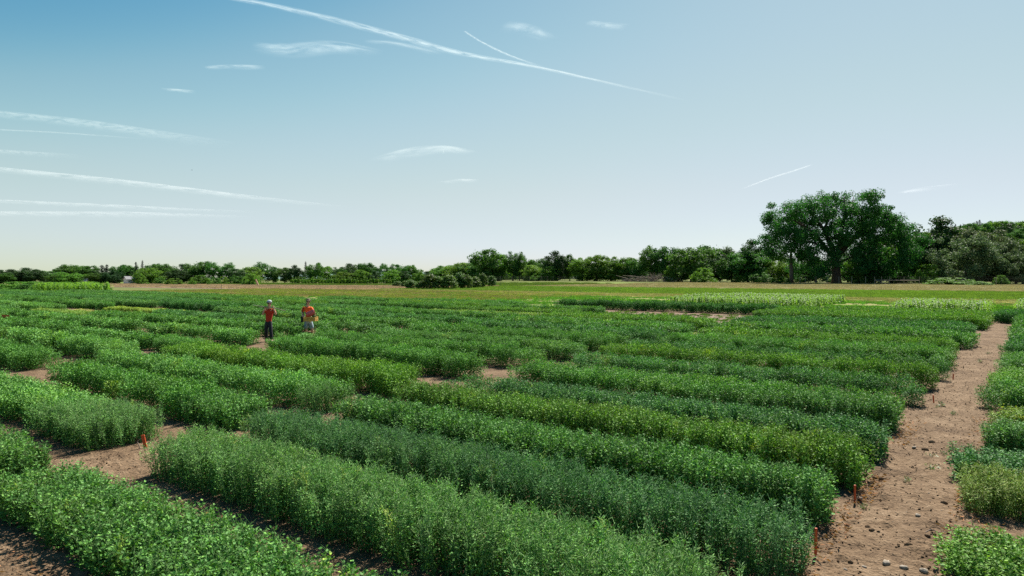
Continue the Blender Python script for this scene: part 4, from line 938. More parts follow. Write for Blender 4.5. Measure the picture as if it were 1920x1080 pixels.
# ------------------------------------------------------------------ houses
def house(x, D, w, h, d, label, wall, roofc, rz=0.2, chim=True):
    X = (x - PX0) / F * D; z = float(gz(-100, D)); e = empty('house', (X, D, z), rz, label, 'house')
    mw = plain('house_wall', wall, .7, .06, 2); mr = plain('house_roof', roofc, .8, .15, 3); mg = plain('window_glass', (.05, .06, .07), .1, .1, 2, spec=.8); mf = plain('window_frame', (.75, .75, .75), .6, .05, 2)
    V = [(-w/2, -d/2, -.5), (w/2, -d/2, -.5), (w/2, d/2, -.5), (-w/2, d/2, -.5), (-w/2, -d/2, h), (w/2, -d/2, h), (w/2, d/2, h), (-w/2, d/2, h), (-w/2, 0, h + d * .36), (w/2, 0, h + d * .36)]
    me = bpy.data.meshes.new('wall'); me.from_pydata(V, [], [(0, 1, 5, 4), (1, 2, 6, 9, 5), (2, 3, 7, 6), (3, 0, 4, 8, 7), (0, 3, 2, 1)]); me.materials.append(mw); link('wall', me, e)
    mb = MB(); t = .15
    for s in (-1, 1):
        a = Vector((-w/2 - .4, s * (d/2 + .4), h - .12)); b = Vector((w/2 + .4, s * (d/2 + .4), h - .12)); c = Vector((w/2 + .4, 0, h + d * .36 + .05)); f = Vector((-w/2 - .4, 0, h + d * .36 + .05)); up = Vector((0, 0, t))
        mb.add([a, b, c, f, a + up, b + up, c + up, f + up], [(0, 1, 2, 3), (4, 7, 6, 5), (0, 4, 5, 1), (1, 5, 6, 2), (2, 6, 7, 3), (3, 7, 4, 0)])
    rf = mb.obj('roof', mr, e)
    if chim: mb = MB(); mb.box((w * .2, 0, h + d * .36 + .1), (.35, .35, .7)); mb.obj('chimney', plain('chimney_brick', (.3, .15, .1)), rf)
    for i in range(2):
        wx = -w / 4 + i * w / 2; f = MB(); f.box((wx, -d/2 - .04, h * .55), (.7, .1, .8)); fo = f.obj('window', mf, e); g = MB(); g.box((wx, -d/2 - .10, h * .55), (.55, .04, .65)); g.obj('pane', mg, fo)
    g = MB(); g.box((0, -d/2 - .05, h * .45), (.6, .08, h * .9)); g.obj('door', mr, e)
house(243, 296, 3.6, 2.0, 3.2, 'small white house with grey roof half hidden among dark trees', (.60, .60, .58), (.20, .20, .21), rz=.9)
house(155, 293, 3.4, 1.3, 3.0, 'low building with pale grey roof peeking between two dark trees', (.6, .6, .58), (.42, .43, .43), rz=.2, chim=False)
house(454, 345, 2.0, 3.6, 2.0, 'tiny distant white gable glimpsed between the airy tree and the bright tree', (.8, .8, .78), (.6, .6, .6), rz=1.2, chim=False)

# ------------------------------------------------------------------ marker stakes
def stake(x, yb, h, lean, rz, label, mat=M_orange, w=.035, z=0.0, flat=.012, Yd=None):
    X, Y = px(x, yb, z); e = empty('marker_stake', (X, Y, 0), rz, label, 'stake', 'plot marker stakes'); e.rotation_euler = (0, lean, rz)
    mb = MB(); mb.add([(-w/2, -flat/2, .03), (w/2, -flat/2, .03), (w/2, flat/2, .03), (-w/2, flat/2, .03), (-w/2, -flat/2, h), (w/2, -flat/2, h), (w/2, flat/2, h), (-w/2, flat/2, h), (0, -flat/2, -.06), (0, flat/2, -.06)],
        [(4, 5, 6, 7), (0, 1, 5, 4), (1, 2, 6, 5), (2, 3, 7, 6), (3, 0, 4, 7), (0, 8, 1), (2, 9, 3), (1, 8, 9, 2), (3, 9, 8, 0)])
    mb.obj('stake_shaft', M_rawwood if mat is M_orange else mat, e)
    if mat is M_orange:
        mb = MB(); mb.box((0, 0, h * .55), (w + .006, flat + .006, h * .93)); mb.obj('painted_top', M_orange, e)
    return e
stake(274, 843, .25, -.22, .1, 'thick orange stake at the corner of the pale strip beside the sunlit alley', w=.045)
stake(471, 808, .30, -.75, -.3, 'pale wooden stake leaning far over on bare soil in the first alley', M_rawwood, w=.035)
stake(1529, 1045, .30, .02, .3, 'slim orange stake against the end of the blue-green strip at the path', w=.017)
stake(1603, 945, .24, .0, .2, 'slim orange stake standing free on the path beside the second gap', w=.014)
stake(1751, 757, .20, -.12, .4, 'thin orange stake by low weeds halfway up the path', w=.018)
stake(1787, 712, .16, .05, .2, 'small orange stake low against the dark strip end up the path', w=.022)
stake(206, 688, .28, -.15, .2, 'red-orange stake in the gap of the second alley', w=.06)
stake(757, 742, .26, .0, .1, 'short orange stake under the bright strip end in the first alley', w=.035)
stake(614, 768, .22, -.1, .1, 'dark red stake in shadow below the pale strip end', w=.06)
stake(526, 660, .34, -.25, .2, 'orange stake on the bare spot near the people', w=.07)
stake(347, 624, .38, .35, .2, 'leaning pale pinkish stake in the crop beyond the second alley', M_rawwood, w=.08)
stake(61, 663, .34, .1, .2, 'tan stake among the strips at the far side of the second alley', M_rawwood, w=.07)
# bent dry stem beside the thick orange stake
X, Y = px(264, 843); mb = MB(); mb.tube([(0, 0, 0), (-.06, 0, .13), (-.04, 0, .16), (.10, 0, .24), (.16, .02, .26)], [.008, .007, .007, .005, .003], 5); tag(mb.obj('bent_stick', M_dead, None, loc=(X, Y, 0)), 'bent dry stick stuck in soil beside the thick orange stake', 'stick')
# orange flag at the picture edge
X, Y = px(3, 618); e = empty('marker_flag', (X, Y, 0), 0, 'bright orange-red flag low in the crop at the picture edge', 'flag'); mb = MB(); mb.tube([(0, 0, 0), (0, 0, .75)], .01, 5); mb.obj('flag_pole', M_wire, e)
mb = MB(); n0 = 6
Vf = [(x / n0 * .38, .03 * math.sin(x * 1.3), .62 + z * .18 - .02 * x / n0) for x in range(n0 + 1) for z in (0, 1)]; mb.add(Vf, [(2 * i, 2 * i + 2, 2 * i + 3, 2 * i + 1) for i in range(n0)]); fo = mb.obj('flag_cloth', M_orange, e); fo.modifiers.new('thick', 'SOLIDIFY').thickness = .004

# ------------------------------------------------------------------ stones, clods, weeds
def rock(name, x, y, s, mat, label, cat, seed, sq=.6):
    X, Y = px(x, y); u_, v_ = to_uv(X, Y); mb = MB(); mb.ball((0, 0, 0), s, 9, (1.2, .9, sq), .18, seed)
    o = mb.obj(name, mat, None, True, (X, Y, float(soil_height(np.array([u_]), np.array([v_]))[0]) + .012 + s * sq * .35)); o.rotation_euler = (0, 0, seed); tag(o, label, cat, 'stones and clods on the dirt path'); return o
ST = [(1662, 1060, .045, 'large pale stone at the bottom of the path beside another'), (1732, 1076, .042, 'rounded pale stone at the very bottom of the path'), (1695, 1070, .035, 'buff stone between the two bottom stones'), (1721, 972, .035, 'flat cream stone in the middle of the path'),
      (1612, 942, .03, 'white-ish stone beside the free standing orange stake'), (1620, 1062, .022, 'small white stone below the hollow'), (1714, 842, .04, 'grey stone by the dark clod up the path'), (1585, 1066, .022, 'tiny pale stone near the shaded strip end')]
for i, (x, y, s, lb) in enumerate(ST): rock('stone', x, y, s, M_stone, lb, 'stone', i + 1)
CL = [(1627, 990, .035, 'dark clod in the middle left of the path'), (1635, 998, .028, 'smaller dark clod touching the middle one'), (1703, 1026, .035, 'dark clod above the trodden hollow'), (1747, 830, .06, 'dark lump of earth further up the path'), (1735, 848, .05, 'brown lump beside the grey stone'),
      (1770, 945, .04, 'dark clod near the yellowish strip'), (1588, 985, .03, 'clod beside the end of the blue-green strip'), (1595, 1055, .025, 'little clod at the path bottom'), (1642, 898, .045, 'dark clod beyond the dug hole'), (1652, 902, .04, 'second clod beyond the dug hole'), (1739, 1005, .03, 'flat clod near the curled twig')]
for i, (x, y, s, lb) in enumerate(CL): rock('clod', x, y, s, M_clod, lb, 'clod', i + 20, .7)
# small pebbles and crumbs nobody could count
def crumbs(name, n, u0, u1, v0, v1, s0, s1, mat):
    R = np.random.default_rng(n); bb = MB(); bb.ball((0, 0, 0), 1, 6, (1.1, .9, .65), .2, 3); me = bb.mesh('crumb', mat, True)
    a = u0 + (u1 - u0) * R.random(n) ** 1.5; b = R.uniform(v0, v1, n); s = s0 + (s1 - s0) * R.random(n) ** 3; X = a * SA - b * CA; Y = a * CA + b * SA
    ng = scatter_group(name, [me, me]); z = soil_height(a, b) + .012 + s * .3
    scatter_obj(name, ng, np.stack([X, Y, z], -1), np.stack([R.uniform(0, .5, n), R.uniform(0, .5, n), R.uniform(0, 6.28, n)], -1), np.stack([s, s * R.uniform(.6, 1.2, n), s * R.uniform(.6, 1, n)], -1), np.zeros(n), np.ones((n, 3)))
crumbs('pebbles', 700, 4, 30, .3, 2.2, .003, .012, M_stone); crumbs('soil_crumbs', 6000, 4, 34, .3, 2.2, .004, .020, M_clod)
crumbs('soil_crumbs', 1500, 1.2, 3.2, 3, 12, .004, .02, M_clod); crumbs('soil_crumbs', 1500, 3.5, 12, 10.2, 12.4, .005, .022, M_clod); crumbs('pebbles', 260, 3.5, 12, 10.2, 12.4, .004, .012, M_stone)
# small weeds on the path, each one a plant
wm = [plant(200 + i, h=.10, rad=.09, nst=4, nl=34, L=(.025, .045), Wf=.6, hair=2, top_bias=.9) for i in range(3)]
wmat = leaf_mat('weed_leaf', (.10, .19, .06), .3, .5, .3)
for m_ in wm: m_.materials[0] = wmat; m_.materials[1] = wmat; m_.materials[2] = wmat
for i, (x, y, s, lb) in enumerate([(1764, 764, 1.2, 'larger low weed on the path beside the thin orange stake'), (1788, 778, .9, 'weed tuft in the middle of the path'), (1848, 748, 1.6, 'bushy weed growing by the far side of the path'), (1836, 680, 1.1, 'small weed far up the path'), (1853, 664, .9, 'faint weed near the middle far up the path'),
      (1746, 882, 1.0, 'weed seedling near the dark green low strip'), (1768, 857, .9, 'single seedling beside the path middle'), (1620, 955, .8, 'seedling below the free standing orange stake'), (1745, 860, .9, 'pair-leaved weed by the lump of earth'), (1700, 905, .8, 'faint seedling in the path middle'), (1758, 766, .8, 'little weed touching the larger one')]):
    X, Y = px(x, y); o = link('weed', wm[i % 3]); o.location = (X, Y, .0); o.scale = (s, s, s * .9); tag(o, lb, 'weed', 'weeds on the dirt path')
# withered leaves and dry stems at strip ends by the path (uncountable litter)
def litter(n, boxes):
    R = np.random.default_rng(8); P = []
    for (u0, u1, v0, v1) in boxes: P.append(np.stack([R.uniform(u0, u1, n), R.uniform(v0, v1, n)], -1))
    P = np.concatenate(P); m = len(P); X = P[:, 0] * SA - P[:, 1] * CA; Y = P[:, 0] * CA + P[:, 1] * SA
    th = R.uniform(0, 6.28, m); el = R.uniform(-.1, .5, m); d = np.stack([np.cos(th) * np.cos(el), np.sin(th) * np.cos(el), np.sin(el)], -1); L = R.uniform(.03, .09, m)
    V, Fq = leaves(np.stack([X, Y, R.uniform(.02, .08, m)], -1), d, L, L * .28, R.uniform(-3, 3, m), .2)
    o = link('leaf_litter', mesh_np('leaf_litter', V, Fq, leaf_mat('dry_leaf', (.26, .15, .08), .2, .8, .1, var=.5), False, 3)); o['kind'] = 'stuff'
litter(170, [(6.0, 7.6, 1.62, 1.85), (7.7, 9.4, 1.6, 1.95), (9.6, 11.3, 1.6, 1.85), (13.4, 16, 1.6, 1.95), (2.35, 2.75, 5, 11), (9.8, 11.4, .45, .75), (8.7, 9.9, .2, .8), (11.4, 17, .5, .9), (4.0, 4.6, 3, 9.5), (6.0, 6.4, 3, 9)])
X, Y = px(1752, 1003); mb = MB(); mb.tube([(-.10, 0, .03), (-.03, .02, .055), (.04, -.01, .035), (.12, -.03, .05)], [.006, .006, .005, .003], 5); tag(mb.obj('twig', M_dead, None, loc=(X, Y, .0)), 'curled dry twig lying on the path near the yellowish strip', 'twig')

# ------------------------------------------------------------------ people
M_skin = plain('skin', (.50, .29, .20), .55, .06, 8); M_skin.node_tree.nodes['Principled BSDF'].inputs['Subsurface Weight'].default_value = .1
M_red = plain('red_cloth', (.42, .030, .011), .85, .12, 14, .3); M_oran = plain('orange_red_cloth', (.80, .13, .02), .85, .1, 14, .3)
M_black = plain('black_cloth', (.012, .014, .020), .8, .2, 14, .3); M_denim = plain('pale_denim', (.26, .35, .40), .85, .15, 20, .3)
M_hair = plain('hair', (.06, .035, .02), .7, .2, 30); M_shoe = plain('dark_shoe', (.03, .028, .025), .6, .2, 10); M_cap1 = plain('grey_cap', (.42, .44, .46), .8, .1, 20); M_cap1b = plain('dark_peak', (.03, .03, .035), .7, .1, 20)
M_cap2 = plain('brown_cap', (.16, .11, .07), .8, .15, 20); M_bag = plain('black_bag', (.015, .018, .018), .7, .2, 20); M_yel = plain('yellow_wood', (.58, .33, .07), .7, .15, 12); M_tub = plain('pink_tub', (.55, .10, .11), .45, .1, 6)
def skin_obj(name, V, E_, Rr, mat, parent, root=0, sub=2, br=.4):
    me = bpy.data.meshes.new(name); me.from_pydata([tuple(v) for v in V], E_, []); me.materials.append(mat); o = link(name, me, parent)
    me.skin_vertices.new() if hasattr(me.skin_vertices, 'new') and not me.skin_vertices else None
    md = o.modifiers.new('skin', 'SKIN'); md.branch_smoothing = br; md.use_smooth_shade = True
    if not me.skin_vertices:
        bm = bmesh.new(); bm.from_mesh(me); bm.verts.layers.skin.verify(); bm.to_mesh(me); bm.free()
    sv = me.skin_vertices[0].data
    for i, r in enumerate(Rr): sv[i].radius = (r, r) if not hasattr(r, '__len__') else r; sv[i].use_root = (i == root)
    ss = o.modifiers.new('sub', 'SUBSURF'); ss.levels = sub; ss.render_levels = sub
    return o
def person(name, loc, J, label, top_mat, leg_mat, long_legs, cap_mat, peak_mat, rz=0.0):
    """J: joints in local metres (x to the viewer's right, -y toward the viewer)"""
    e = empty(name, loc, rz, label, 'person'); V = []; E_ = []; Rr = []
    def add(p, r, prev=None):
        V.append(p); Rr.append(r); i = len(V) - 1
        if prev is not None: E_.append((prev, i))
        return i
    pel = add(J['pelvis'], (.120, .088)); ab = add(J['waist'], (.12, .092), pel); ch = add(J['chest'], (.145, .105), ab); nb_ = add(J['neck'], .058, ch)
    hb = add(J['head0'], (.066, .075), nb_); hd = add(J['head1'], (.080, .096), hb); ht = add(J['head2'], (.062, .075), hd)
    for s in ('L', 'R'):
        sh = add(J['sh' + s], .062, ch); el = add(J['el' + s], .044, sh); fm = Vector(J['el' + s]).lerp(Vector(J['ha' + s]), .35); f1 = add(tuple(fm), .040, el); wr = add(J['ha' + s], .026, f1)
        d = (Vector(J['ha' + s]) - Vector(J['el' + s])).normalized(); side = d.orthogonal().normalized(); pm = Vector(J['ha' + s]) + d * .05; pa = add(tuple(pm), (.036, .020), wr)
        for q in range(4):
            b = pm + d * .035 + side * (.027 - .018 * q); k = add(tuple(b), .009, pa); L = (.034, .040, .037, .028)[q]; k2 = add(tuple(b + d * L * .8 + side.cross(d) * .012), .0085, k); add(tuple(b + d * L + side.cross(d) * .035), .0075, k2)
        t = add(tuple(pm - d * .01 + side * .045), .011, pa); add(tuple(pm + d * .03 + side * .055), .009, t)
        hp = add(J['hp' + s], .080, pel); kn = add(J['kn' + s], .058, hp); cf = add(tuple(Vector(J['kn' + s]).lerp(Vector(J['an' + s]), .3)), .060, kn); an = add(J['an' + s], .038, cf)
        a = Vector(J['an' + s]); add((a.x * 1.0, a.y + .05, a.z - .05), .036, an); add((a.x, a.y - .15, a.z - .055), (.040, .026), an)
    body = skin_obj('body', V, E_, Rr, M_skin, e)
    # face features on the head
    h1 = Vector(J['head1']); mb = MB(); mb.ball((h1.x, h1.y - .102, h1.z - .012), .016, 8, (.8, 1.1, 1.4)); mb.obj('nose', M_skin, body, True)
    for s in (-1, 1):
        mb = MB(); mb.ball((h1.x + s * .032, h1.y - .086, h1.z + .012), .007, 8, (1.3, .6, .8)); mb.obj('eye', M_shoe, body, True); mb = MB(); mb.ball((h1.x + s * .083, h1.y + .005, h1.z), .026, 8, (.4, .8, 1.1)); mb.obj('ear', M_skin, body, True)
    mb = MB(); mb.ball((h1.x, h1.y - .086, h1.z - .052), .020, 8, (1.2, .5, .3)); mb.obj('mouth', M_tub, body, True)
    # shirt
    V = []; E_ = []; Rr = []
    w0 = Vector(J['pelvis']).lerp(Vector(J['waist']), -.35); a = add(tuple(w0), (.162, .126)); b = add(J['waist'], (.150, .118), a); c = add(J['chest'], (.172, .130), b); n_ = add(tuple(Vector(J['chest']).lerp(Vector(J['neck']), .72)), .085, c)
    for s in ('L', 'R'):
        sh = add(J['sh' + s], .086, c); add(tuple(Vector(J['sh' + s]).lerp(Vector(J['el' + s]), .72)), .074, sh)
    skin_obj('t_shirt', V, E_, Rr, top_mat, e, 1)
    # trousers or shorts
    V = []; E_ = []; Rr = []; a = add(tuple(Vector(J['pelvis']) + Vector((0, 0, .13))), (.148, .112)); b = add(J['pelvis'], (.172, .130), a)
    for s in ('L', 'R'):
        hp = add(J['hp' + s], .112 if long_legs else .118, b)
        if long_legs: kn = add(J['kn' + s], .076, hp); an = add(tuple(Vector(J['an' + s]) + Vector((0, 0, -.02))), .062, kn)
        else: kn = add(tuple(Vector(J['hp' + s]).lerp(Vector(J['kn' + s]), .55)), .112, hp); add(tuple(Vector(J['hp' + s]).lerp(Vector(J['kn' + s]), 1.0)), .106, kn)
    skin_obj('trousers' if long_legs else 'shorts', V, E_, Rr, leg_mat, e, 1)
    for s in ('L', 'R'):
        a = Vector(J['an' + s]); mb = MB(); mb.ball((a.x, a.y - .05, a.z - .055), .1, 12, (.52, 1.45, .50)); mb.obj('shoe', M_shoe, e, True)
    # hair and cap
    mb = MB(); mb.ball((h1.x, h1.y + .022, h1.z + .018), .098, 14, (.93, 1.0, 1.0)); mb.obj('hair', M_hair, e, True)
    mb = MB(); c0 = Vector((h1.x, h1.y + .004, h1.z + .052)); prof = [(.108, -.012), (.108, .02), (.098, .055), (.072, .085), (.035, .10), (.004, .104)]
    mb.lathe(prof, c0, 16); cp = mb.obj('cap', cap_mat, e, True)
    mb = MB(); pv = []; n0 = 9
    for i in range(n0 + 1):
        t = math.pi * (.12 + .76 * i / n0); pv += [(c0.x + .104 * math.cos(t), c0.y - .104 * math.sin(t), c0.z), (c0.x + .098 * math.cos(t), c0.y - (.10 + .085 * math.sin(t)), c0.z - .022)]
    mb.add(pv, [(2 * i, 2 * i + 1, 2 * i + 3, 2 * i + 2) for i in range(n0)]); pk = mb.obj('peak', peak_mat, cp, True); pk.modifiers.new('thick', 'SOLIDIFY').thickness = .008
    return e
k1 = P1Y / F / 7.715; Z = lambda y: (862 - y) * k1; Xq = lambda x: (x - 345) * k1
J1 = dict(pelvis=(Xq(342), 0, Z(582)), waist=(Xq(342), .01, Z(520)), chest=(Xq(348), 0, Z(430)), neck=(Xq(352), -.01, Z(365)), head0=(Xq(355), -.02, Z(335)), head1=(Xq(356), -.03, Z(305)), head2=(Xq(354), -.02, Z(280)),
    shL=(Xq(292), .01, Z(396)), elL=(Xq(268), -.12, Z(470)), haL=(Xq(300), -.14, Z(390)), shR=(Xq(406), .0, Z(396)), elR=(Xq(462), -.10, Z(466)), haR=(Xq(428), -.13, Z(375)),
    hpL=(Xq(314), 0, Z(605)), knL=(Xq(306), .0, Z(720)), anL=(Xq(300), .12, Z(826)), hpR=(Xq(368), 0, Z(605)), knR=(Xq(385), -.10, Z(712)), anR=(Xq(408), -.12, Z(830)))
person('person', (P1X, P1Y, 0), J1, 'person in red T-shirt, black trousers and grey cap, hands raised to a pole', M_red, M_black, True, M_cap1, M_cap1b)
mb = MB(); mb.tube([(Xq(120), .02, Z(336)), (Xq(300), -.16, Z(352)), (Xq(425), -.16, Z(366)), (Xq(600), -.10, Z(412))], [.016, .018, .018, .015], 8); po = mb.mesh('pole', M_dead, True)
e = empty('carried_pole', (P1X, P1Y, 0), 0, 'long thin brown pole carried across the shoulders of the person in black trousers', 'pole'); link('pole_shaft', po, e)
k2 = P2Y / F / 7.715; Z = lambda y: (786 - y) * k2; Xq = lambda x: (x - 892) * k2
J2 = dict(pelvis=(Xq(896), 0, Z(545)), waist=(Xq(890), .01, Z(490)), chest=(Xq(882), 0, Z(398)), neck=(Xq(886), -.01, Z(333)), head0=(Xq(890), -.02, Z(303)), head1=(Xq(894), -.03, Z(274)), head2=(Xq(892), -.02, Z(250)),
    shL=(Xq(822), .0, Z(362)), elL=(Xq(812), -.10, Z(450)), haL=(Xq(858), -.30, Z(505)), shR=(Xq(940), .0, Z(364)), elR=(Xq(975), -.10, Z(440)), haR=(Xq(1040), -.34, Z(505)),
    hpL=(Xq(866), 0, Z(565)), knL=(Xq(860), -.03, Z(672)), anL=(Xq(852), .04, Z(762)), hpR=(Xq(928), 0, Z(565)), knR=(Xq(950), -.05, Z(672)), anR=(Xq(966), .0, Z(762)))
person('person', (P2X, P2Y, 0), J2, 'person in orange T-shirt, pale shorts and brown cap carrying a yellow crate', M_oran, M_denim, False, M_cap2, M_cap2)
# crate: bottom and slatted sides
ce = empty('yellow_crate', (P2X + Xq(965), P2Y - .42, Z(548)), -.12, 'yellow slatted crate held in both hands at hip height', 'crate'); cw, cd, chh = .56, .38, .20
mb = MB(); mb.box((0, 0, .01), (cw, cd, .02)); mb.obj('bottom', M_yel, ce)
for i in range(3):
    z = .045 + i * .068
    for s in (-1, 1):
        mb = MB(); mb.box((0, s * cd / 2, z), (cw, .014, .052)); mb.obj('slat', M_yel, ce); mb = MB(); mb.box((s * cw / 2, 0, z), (.014, cd - .02, .052)); mb.obj('slat', M_yel, ce)
for a in (-1, 1):
    for b in (-1, 1): mb = MB(); mb.box((a * (cw / 2 - .025), b * (cd / 2 - .025), chh / 2), (.03, .03, chh)); mb.obj('corner_post', M_yel, ce)
R_ = np.random.default_rng(4); n = 160; P = np.stack([R_.uniform(-.02, .28, n), R_.uniform(-.16, .16, n), R_.uniform(.08, .34, n)], -1); d = R_.normal(size=(n, 3)) + np.array([0, 0, 1.0]); L = R_.uniform(.05, .12, n)
V, Fq = leaves(P, d, L, L * .5, R_.uniform(-3, 3, n), .2); o = link('picked_greens', mesh_np('picked_greens', V, Fq, leaf_mat('picked_leaf', (.10, .17, .05)), False, 3)); o.location = ce.location; tag(o, 'bunch of picked green plants piled in the yellow crate', 'greens')
# tub lying over the crate
te = empty('pink_tub', (P2X + Xq(965), P2Y - .42, Z(548) + .36), 0, 'pinkish red bucket tipped on its side on the yellow crate', 'bucket'); te.rotation_euler = (0, math.radians(72), math.radians(8))
mb = MB(); mb.lathe([(.10, -.20), (.112, -.19), (.150, .16), (.162, .17), (.162, .185), (.148, .185), (.138, .15), (.10, -.17), (.0, -.17)], k=20, close=False); mb.lathe([(.0, -.202), (.10, -.201)], k=20, close=False); mb.obj('tub_shell', M_tub, te, True)
mb = MB(); mb.tube([(.0, -.16, .17), (.10, -.14, .22), (.17, 0, .25), (.10, .14, .22), (.0, .16, .17)], .005, 6); mb.obj('handle', M_wire, te)
# shoulder bag
be = empty('shoulder_bag', (P2X + Xq(812), P2Y + .02, Z(570)), 0, 'black shoulder bag hanging at the hip of the person with the crate', 'bag')
mb = MB(); mb.box((0, 0, .15), (.15, .26, .30), taper=.86); bo = mb.obj('bag_body', M_bag, be); bv = bo.modifiers.new('b', 'BEVEL'); bv.width = .03; bv.segments = 3
mb = MB(); mb.tube([(0, -.10, .28), (.03, -.15, .55), (.10, -.14, .80), (.20, .0, .90), (.10, .13, .78), (.02, .13, .5), (0, .10, .28)], .014, 6); mb.obj('strap', M_bag, be)

# ------------------------------------------------------------------ contrails and thin clouds, high up
def trail(pts, w, alpha, label, kind='contrail', alt=1500.0, ns=1.0, fade=(.15, .35), soft=1.0, seed=0):
    """pts: picture points the trail passes; it hangs as a thick flattened body at one altitude"""
    def world_pt(x, y):
        d = Vector(((x - PX0) / F, 1.0, (YH - y) / F)); t = (alt - H_CAM) / d.z; return Vector((0, 0, H_CAM)) + d * t
    P = [world_pt(*p) for p in pts]; pts2 = []; m = 40
    import itertools
    def cr(t):
        n = len(P) - 1; s = min(int(t * n), n - 1); f = t * n - s; p0 = P[max(s - 1, 0)]; p1 = P[s]; p2 = P[s + 1]; p3 = P[min(s + 2, n)]
        return .5 * ((2 * p1) + (p2 - p0) * f + (2 * p0 - 5 * p1 + 4 * p2 - p3) * f * f + (3 * p1 - p0 - 3 * p2 + p3) * f ** 3)
    C = [cr(i / m) for i in range(m + 1)]
    W = w if hasattr(w, '__len__') else (w, w); W = [q * 1.0 for q in W]; V = []; UV = []; K = 9
    for i, c in enumerate(C):
        t = i / m; d = (C[min(i + 1, m)] - C[max(i - 1, 0)]).normalized(); side = Vector((d.y, -d.x, 0)).normalized()
        px_w = np.interp(t, np.linspace(0, 1, len(W)), W); dist = (c - Vector((0, 0, H_CAM))).length
        # true width that spans px_w pixels where the trail hangs
        view = (c - Vector((0, 0, H_CAM))).normalized(); app = side - view * side.dot(view); app_up = Vector((0, 0, 1)) - view * view.z
        dd = d - view * d.dot(view); dd.normalize(); perp = view.cross(dd); eff = abs(side.dot(perp)) + .02
        half = px_w / F * dist * .5 / max(eff, .12)
        for j in range(K):
            q = j / (K - 1) * 2 - 1; V.append(c + side * half * q + Vector((0, 0, (1 - q * q) * half * .12))); UV.append((t, j / (K - 1)))
    Fq = [(i * K + j, i * K + j + 1, (i + 1) * K + j + 1, (i + 1) * K + j) for i in range(m) for j in range(K - 1)]
    me = bpy.data.meshes.new(kind); me.from_pydata([tuple(v) for v in V], [], Fq); uvl = me.uv_layers.new(name='UVMap')
    for lp in me.loops: uvl.data[lp.index].uv = UV[lp.vertex_index]
    mt, n, out = new_mat(kind + '_vapour'); uvn = N(n, 'ShaderNodeUVMap'); sp = N(n, 'ShaderNodeSeparateXYZ'); n.links.new(uvn.outputs[0], sp.inputs[0])
    def rmp(src, a, b):
        r = N(n, 'ShaderNodeMapRange', interpolation_type='SMOOTHSTEP'); r.inputs['From Min'].default_value = a; r.inputs['From Max'].default_value = b; n.links.new(src, r.inputs[0]); return r.outputs[0]
    def mul(a, b):
        x = N(n, 'ShaderNodeMath', operation='MULTIPLY')
        n.links.new(a, x.inputs[0]); (n.links.new(b, x.inputs[1]) if not isinstance(b, float) else setattr(x.inputs[1], 'default_value', b)); return x.outputs[0]
    nz = N(n, 'ShaderNodeTexNoise'); nz.inputs['Scale'].default_value = (6 if kind == 'contrail' else 1.6) * ns; nz.inputs['Detail'].default_value = 7; nz.inputs['Roughness'].default_value = .62; nz.inputs['Distortion'].default_value = .5; mp = N(n, 'ShaderNodeMapping'); mp.inputs['Scale'].default_value = (4, .8, 1) if kind == 'contrail' else (1.6, 1.1, 1); mp.inputs['Location'].default_value = (seed, seed, 0)
    n.links.new(uvn.outputs[0], mp.inputs[0]); n.links.new(mp.outputs[0], nz.inputs['Vector'])
    e1 = rmp(sp.outputs['X'], 0.0, fade[0]); e2 = rmp(sp.outputs['X'], 1.0, 1 - fade[1]); s1 = rmp(sp.outputs['Y'], 0.0, .5 * soft); s2 = rmp(sp.outputs['Y'], 1.0, 1 - .5 * soft)
    lo, hi = (.28, .66) if kind == 'contrail' else (.30, .80)
    a = mul(mul(mul(e1, e2), mul(s1, s2)), rmp(nz.outputs['Fac'], lo, hi)); a = mul(a, float(alpha) * (.21 if kind == 'contrail' else .30))
    tr = N(n, 'ShaderNodeBsdfTransparent'); tl = N(n, 'ShaderNodeBsdfTranslucent'); tl.inputs[0].default_value = (.95, .95, .95, 1); df = N(n, 'ShaderNodeBsdfDiffuse'); df.inputs[0].default_value = (.95, .95, .95, 1); ad = N(n, 'ShaderNodeAddShader'); n.links.new(tl.outputs[0], ad.inputs[0]); n.links.new(df.outputs[0], ad.inputs[1])
    mx = N(n, 'ShaderNodeMixShader'); n.links.new(a, mx.inputs[0]); n.links.new(tr.outputs[0], mx.inputs[1]); n.links.new(ad.outputs[0], mx.inputs[2]); n.links.new(mx.outputs[0], out.inputs[0])
    me.materials.append(mt); o = link(kind, me); tag(o, label, 'contrail' if kind == 'contrail' else 'cloud', 'contrails' if kind == 'contrail' else 'thin high clouds'); o.visible_shadow = True
    return o
trail([(400, -10), (560, 22), (720, 62), (860, 100), (1000, 125), (1150, 158), (1300, 192)], (9, 13, 16, 9, 6, 6), .85, 'longest white contrail running from the top edge down to mid sky', fade=(.02, .3), seed=1)
trail([(870, 58), (905, 80), (960, 106), (1030, 130)], (4, 5, 5), .9, 'short sharp contrail branching from the longest one', fade=(.05, .4), seed=2)
trail([(-40, 212), (150, 233), (300, 256), (450, 280)], (14, 20, 26), .40, 'soft contrail at the upper side of the four on one flank', seed=3, fade=(.01, .5))
trail([(-40, 316), (150, 336), (330, 356), (500, 376), (660, 392)], (10, 14, 12, 8), .60, 'clear straight contrail above the far trees, brightest of the low ones', seed=4, fade=(.01, .4))
trail([(-40, 242), (120, 250), (280, 262)], (3, 3), .45, 'hair-thin contrail under the soft upper one', seed=5, fade=(.01, .5))
trail([(-40, 378), (150, 387), (330, 395), (500, 401)], (8, 10, 7), .45, 'faint low contrail just under the clear straight one', seed=6, fade=(.01, .5))
trail([(-40, 404), (150, 405), (330, 407), (480, 410)], (10, 14, 8), .45, 'lowest contrail nearly level over the tree line', seed=7, fade=(.01, .5))
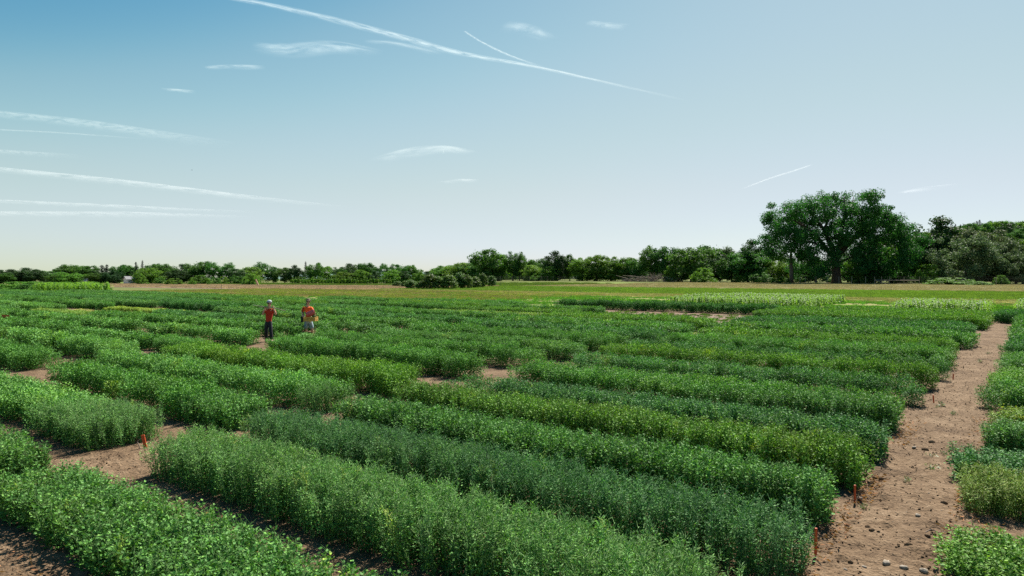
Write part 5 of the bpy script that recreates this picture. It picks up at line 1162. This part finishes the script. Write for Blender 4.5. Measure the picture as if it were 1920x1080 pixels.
trail([(-40, 284), (60, 290), (160, 296)], (10, 10), .30, 'short blurred contrail between the soft and the clear ones', seed=8, fade=(.01, .6))
trail([(1390, 355), (1440, 336), (1490, 320), (1525, 308)], (2.5, 4, 3), .75, 'small slanting contrail rising beside the giant tree', seed=9, fade=(.2, .2))
trail([(1690, 364), (1735, 356), (1800, 345)], (5, 12, 5), .40, 'short wispy streak over the black-green tree', 'cloud', seed=10, ns=.6)
trail([(470, 88), (540, 96), (620, 90), (720, 102)], (22, 34, 16), .75, 'brushed white wisp above the longest contrail start', 'cloud', seed=11, fade=(.25, .3))
trail([(380, 128), (430, 126), (500, 128)], (8, 12), .6, 'little flat wisp under the brushed one', 'cloud', seed=12, fade=(.3, .3))
trail([(300, 168), (330, 170), (368, 173)], (7, 8), .55, 'tiny wisp alone in the blue part of the sky', 'cloud', seed=13, fade=(.4, .3))
trail([(680, 78), (750, 84), (830, 104)], (10, 12), .4, 'faint streak just below the longest contrail', 'cloud', seed=14, fade=(.3, .3))
trail([(700, 306), (760, 290), (830, 282), (890, 290)], (20, 24, 12), .60, 'soft cloud wisp in the middle of the sky', 'cloud', seed=15, fade=(.4, .25))
trail([(820, 345), (860, 340), (900, 341)], (8, 9), .45, 'small wisp below the middle cloud', 'cloud', seed=16, fade=(.4, .3))
trail([(940, 50), (990, 58), (1035, 78)], (26, 30), .45, 'ragged wisp near the top above the sharp contrail', 'cloud', seed=17, fade=(.4, .4))
trail([(1100, 42), (1135, 48), (1180, 52)], (14, 16), .55, 'small bright wisp at the top of the sky', 'cloud', seed=18, fade=(.35, .4))
# a bird far off
X = (360 - PX0) / F * 260; bz = H_CAM + (YH - 319) / F * 260; e = empty('bird', (X, 260, bz), 0, 'tiny dark bird gliding in the empty sky', 'bird')
mb = MB(); mb.tube([(-.28, 0, 0), (-.12, 0, .03), (.1, 0, .03), (.25, 0, .02)], [.01, .06, .06, .02], 6)
for s in (-1, 1): mb.add([(-.08, 0, .05), (.08, 0, .05), (.02, s * .30, .16), (-.06, s * .28, .15), (-.10, s * .55, .06)], [(0, 1, 2, 3), (3, 2, 4)])
mb.obj('bird_body', M_black, e)
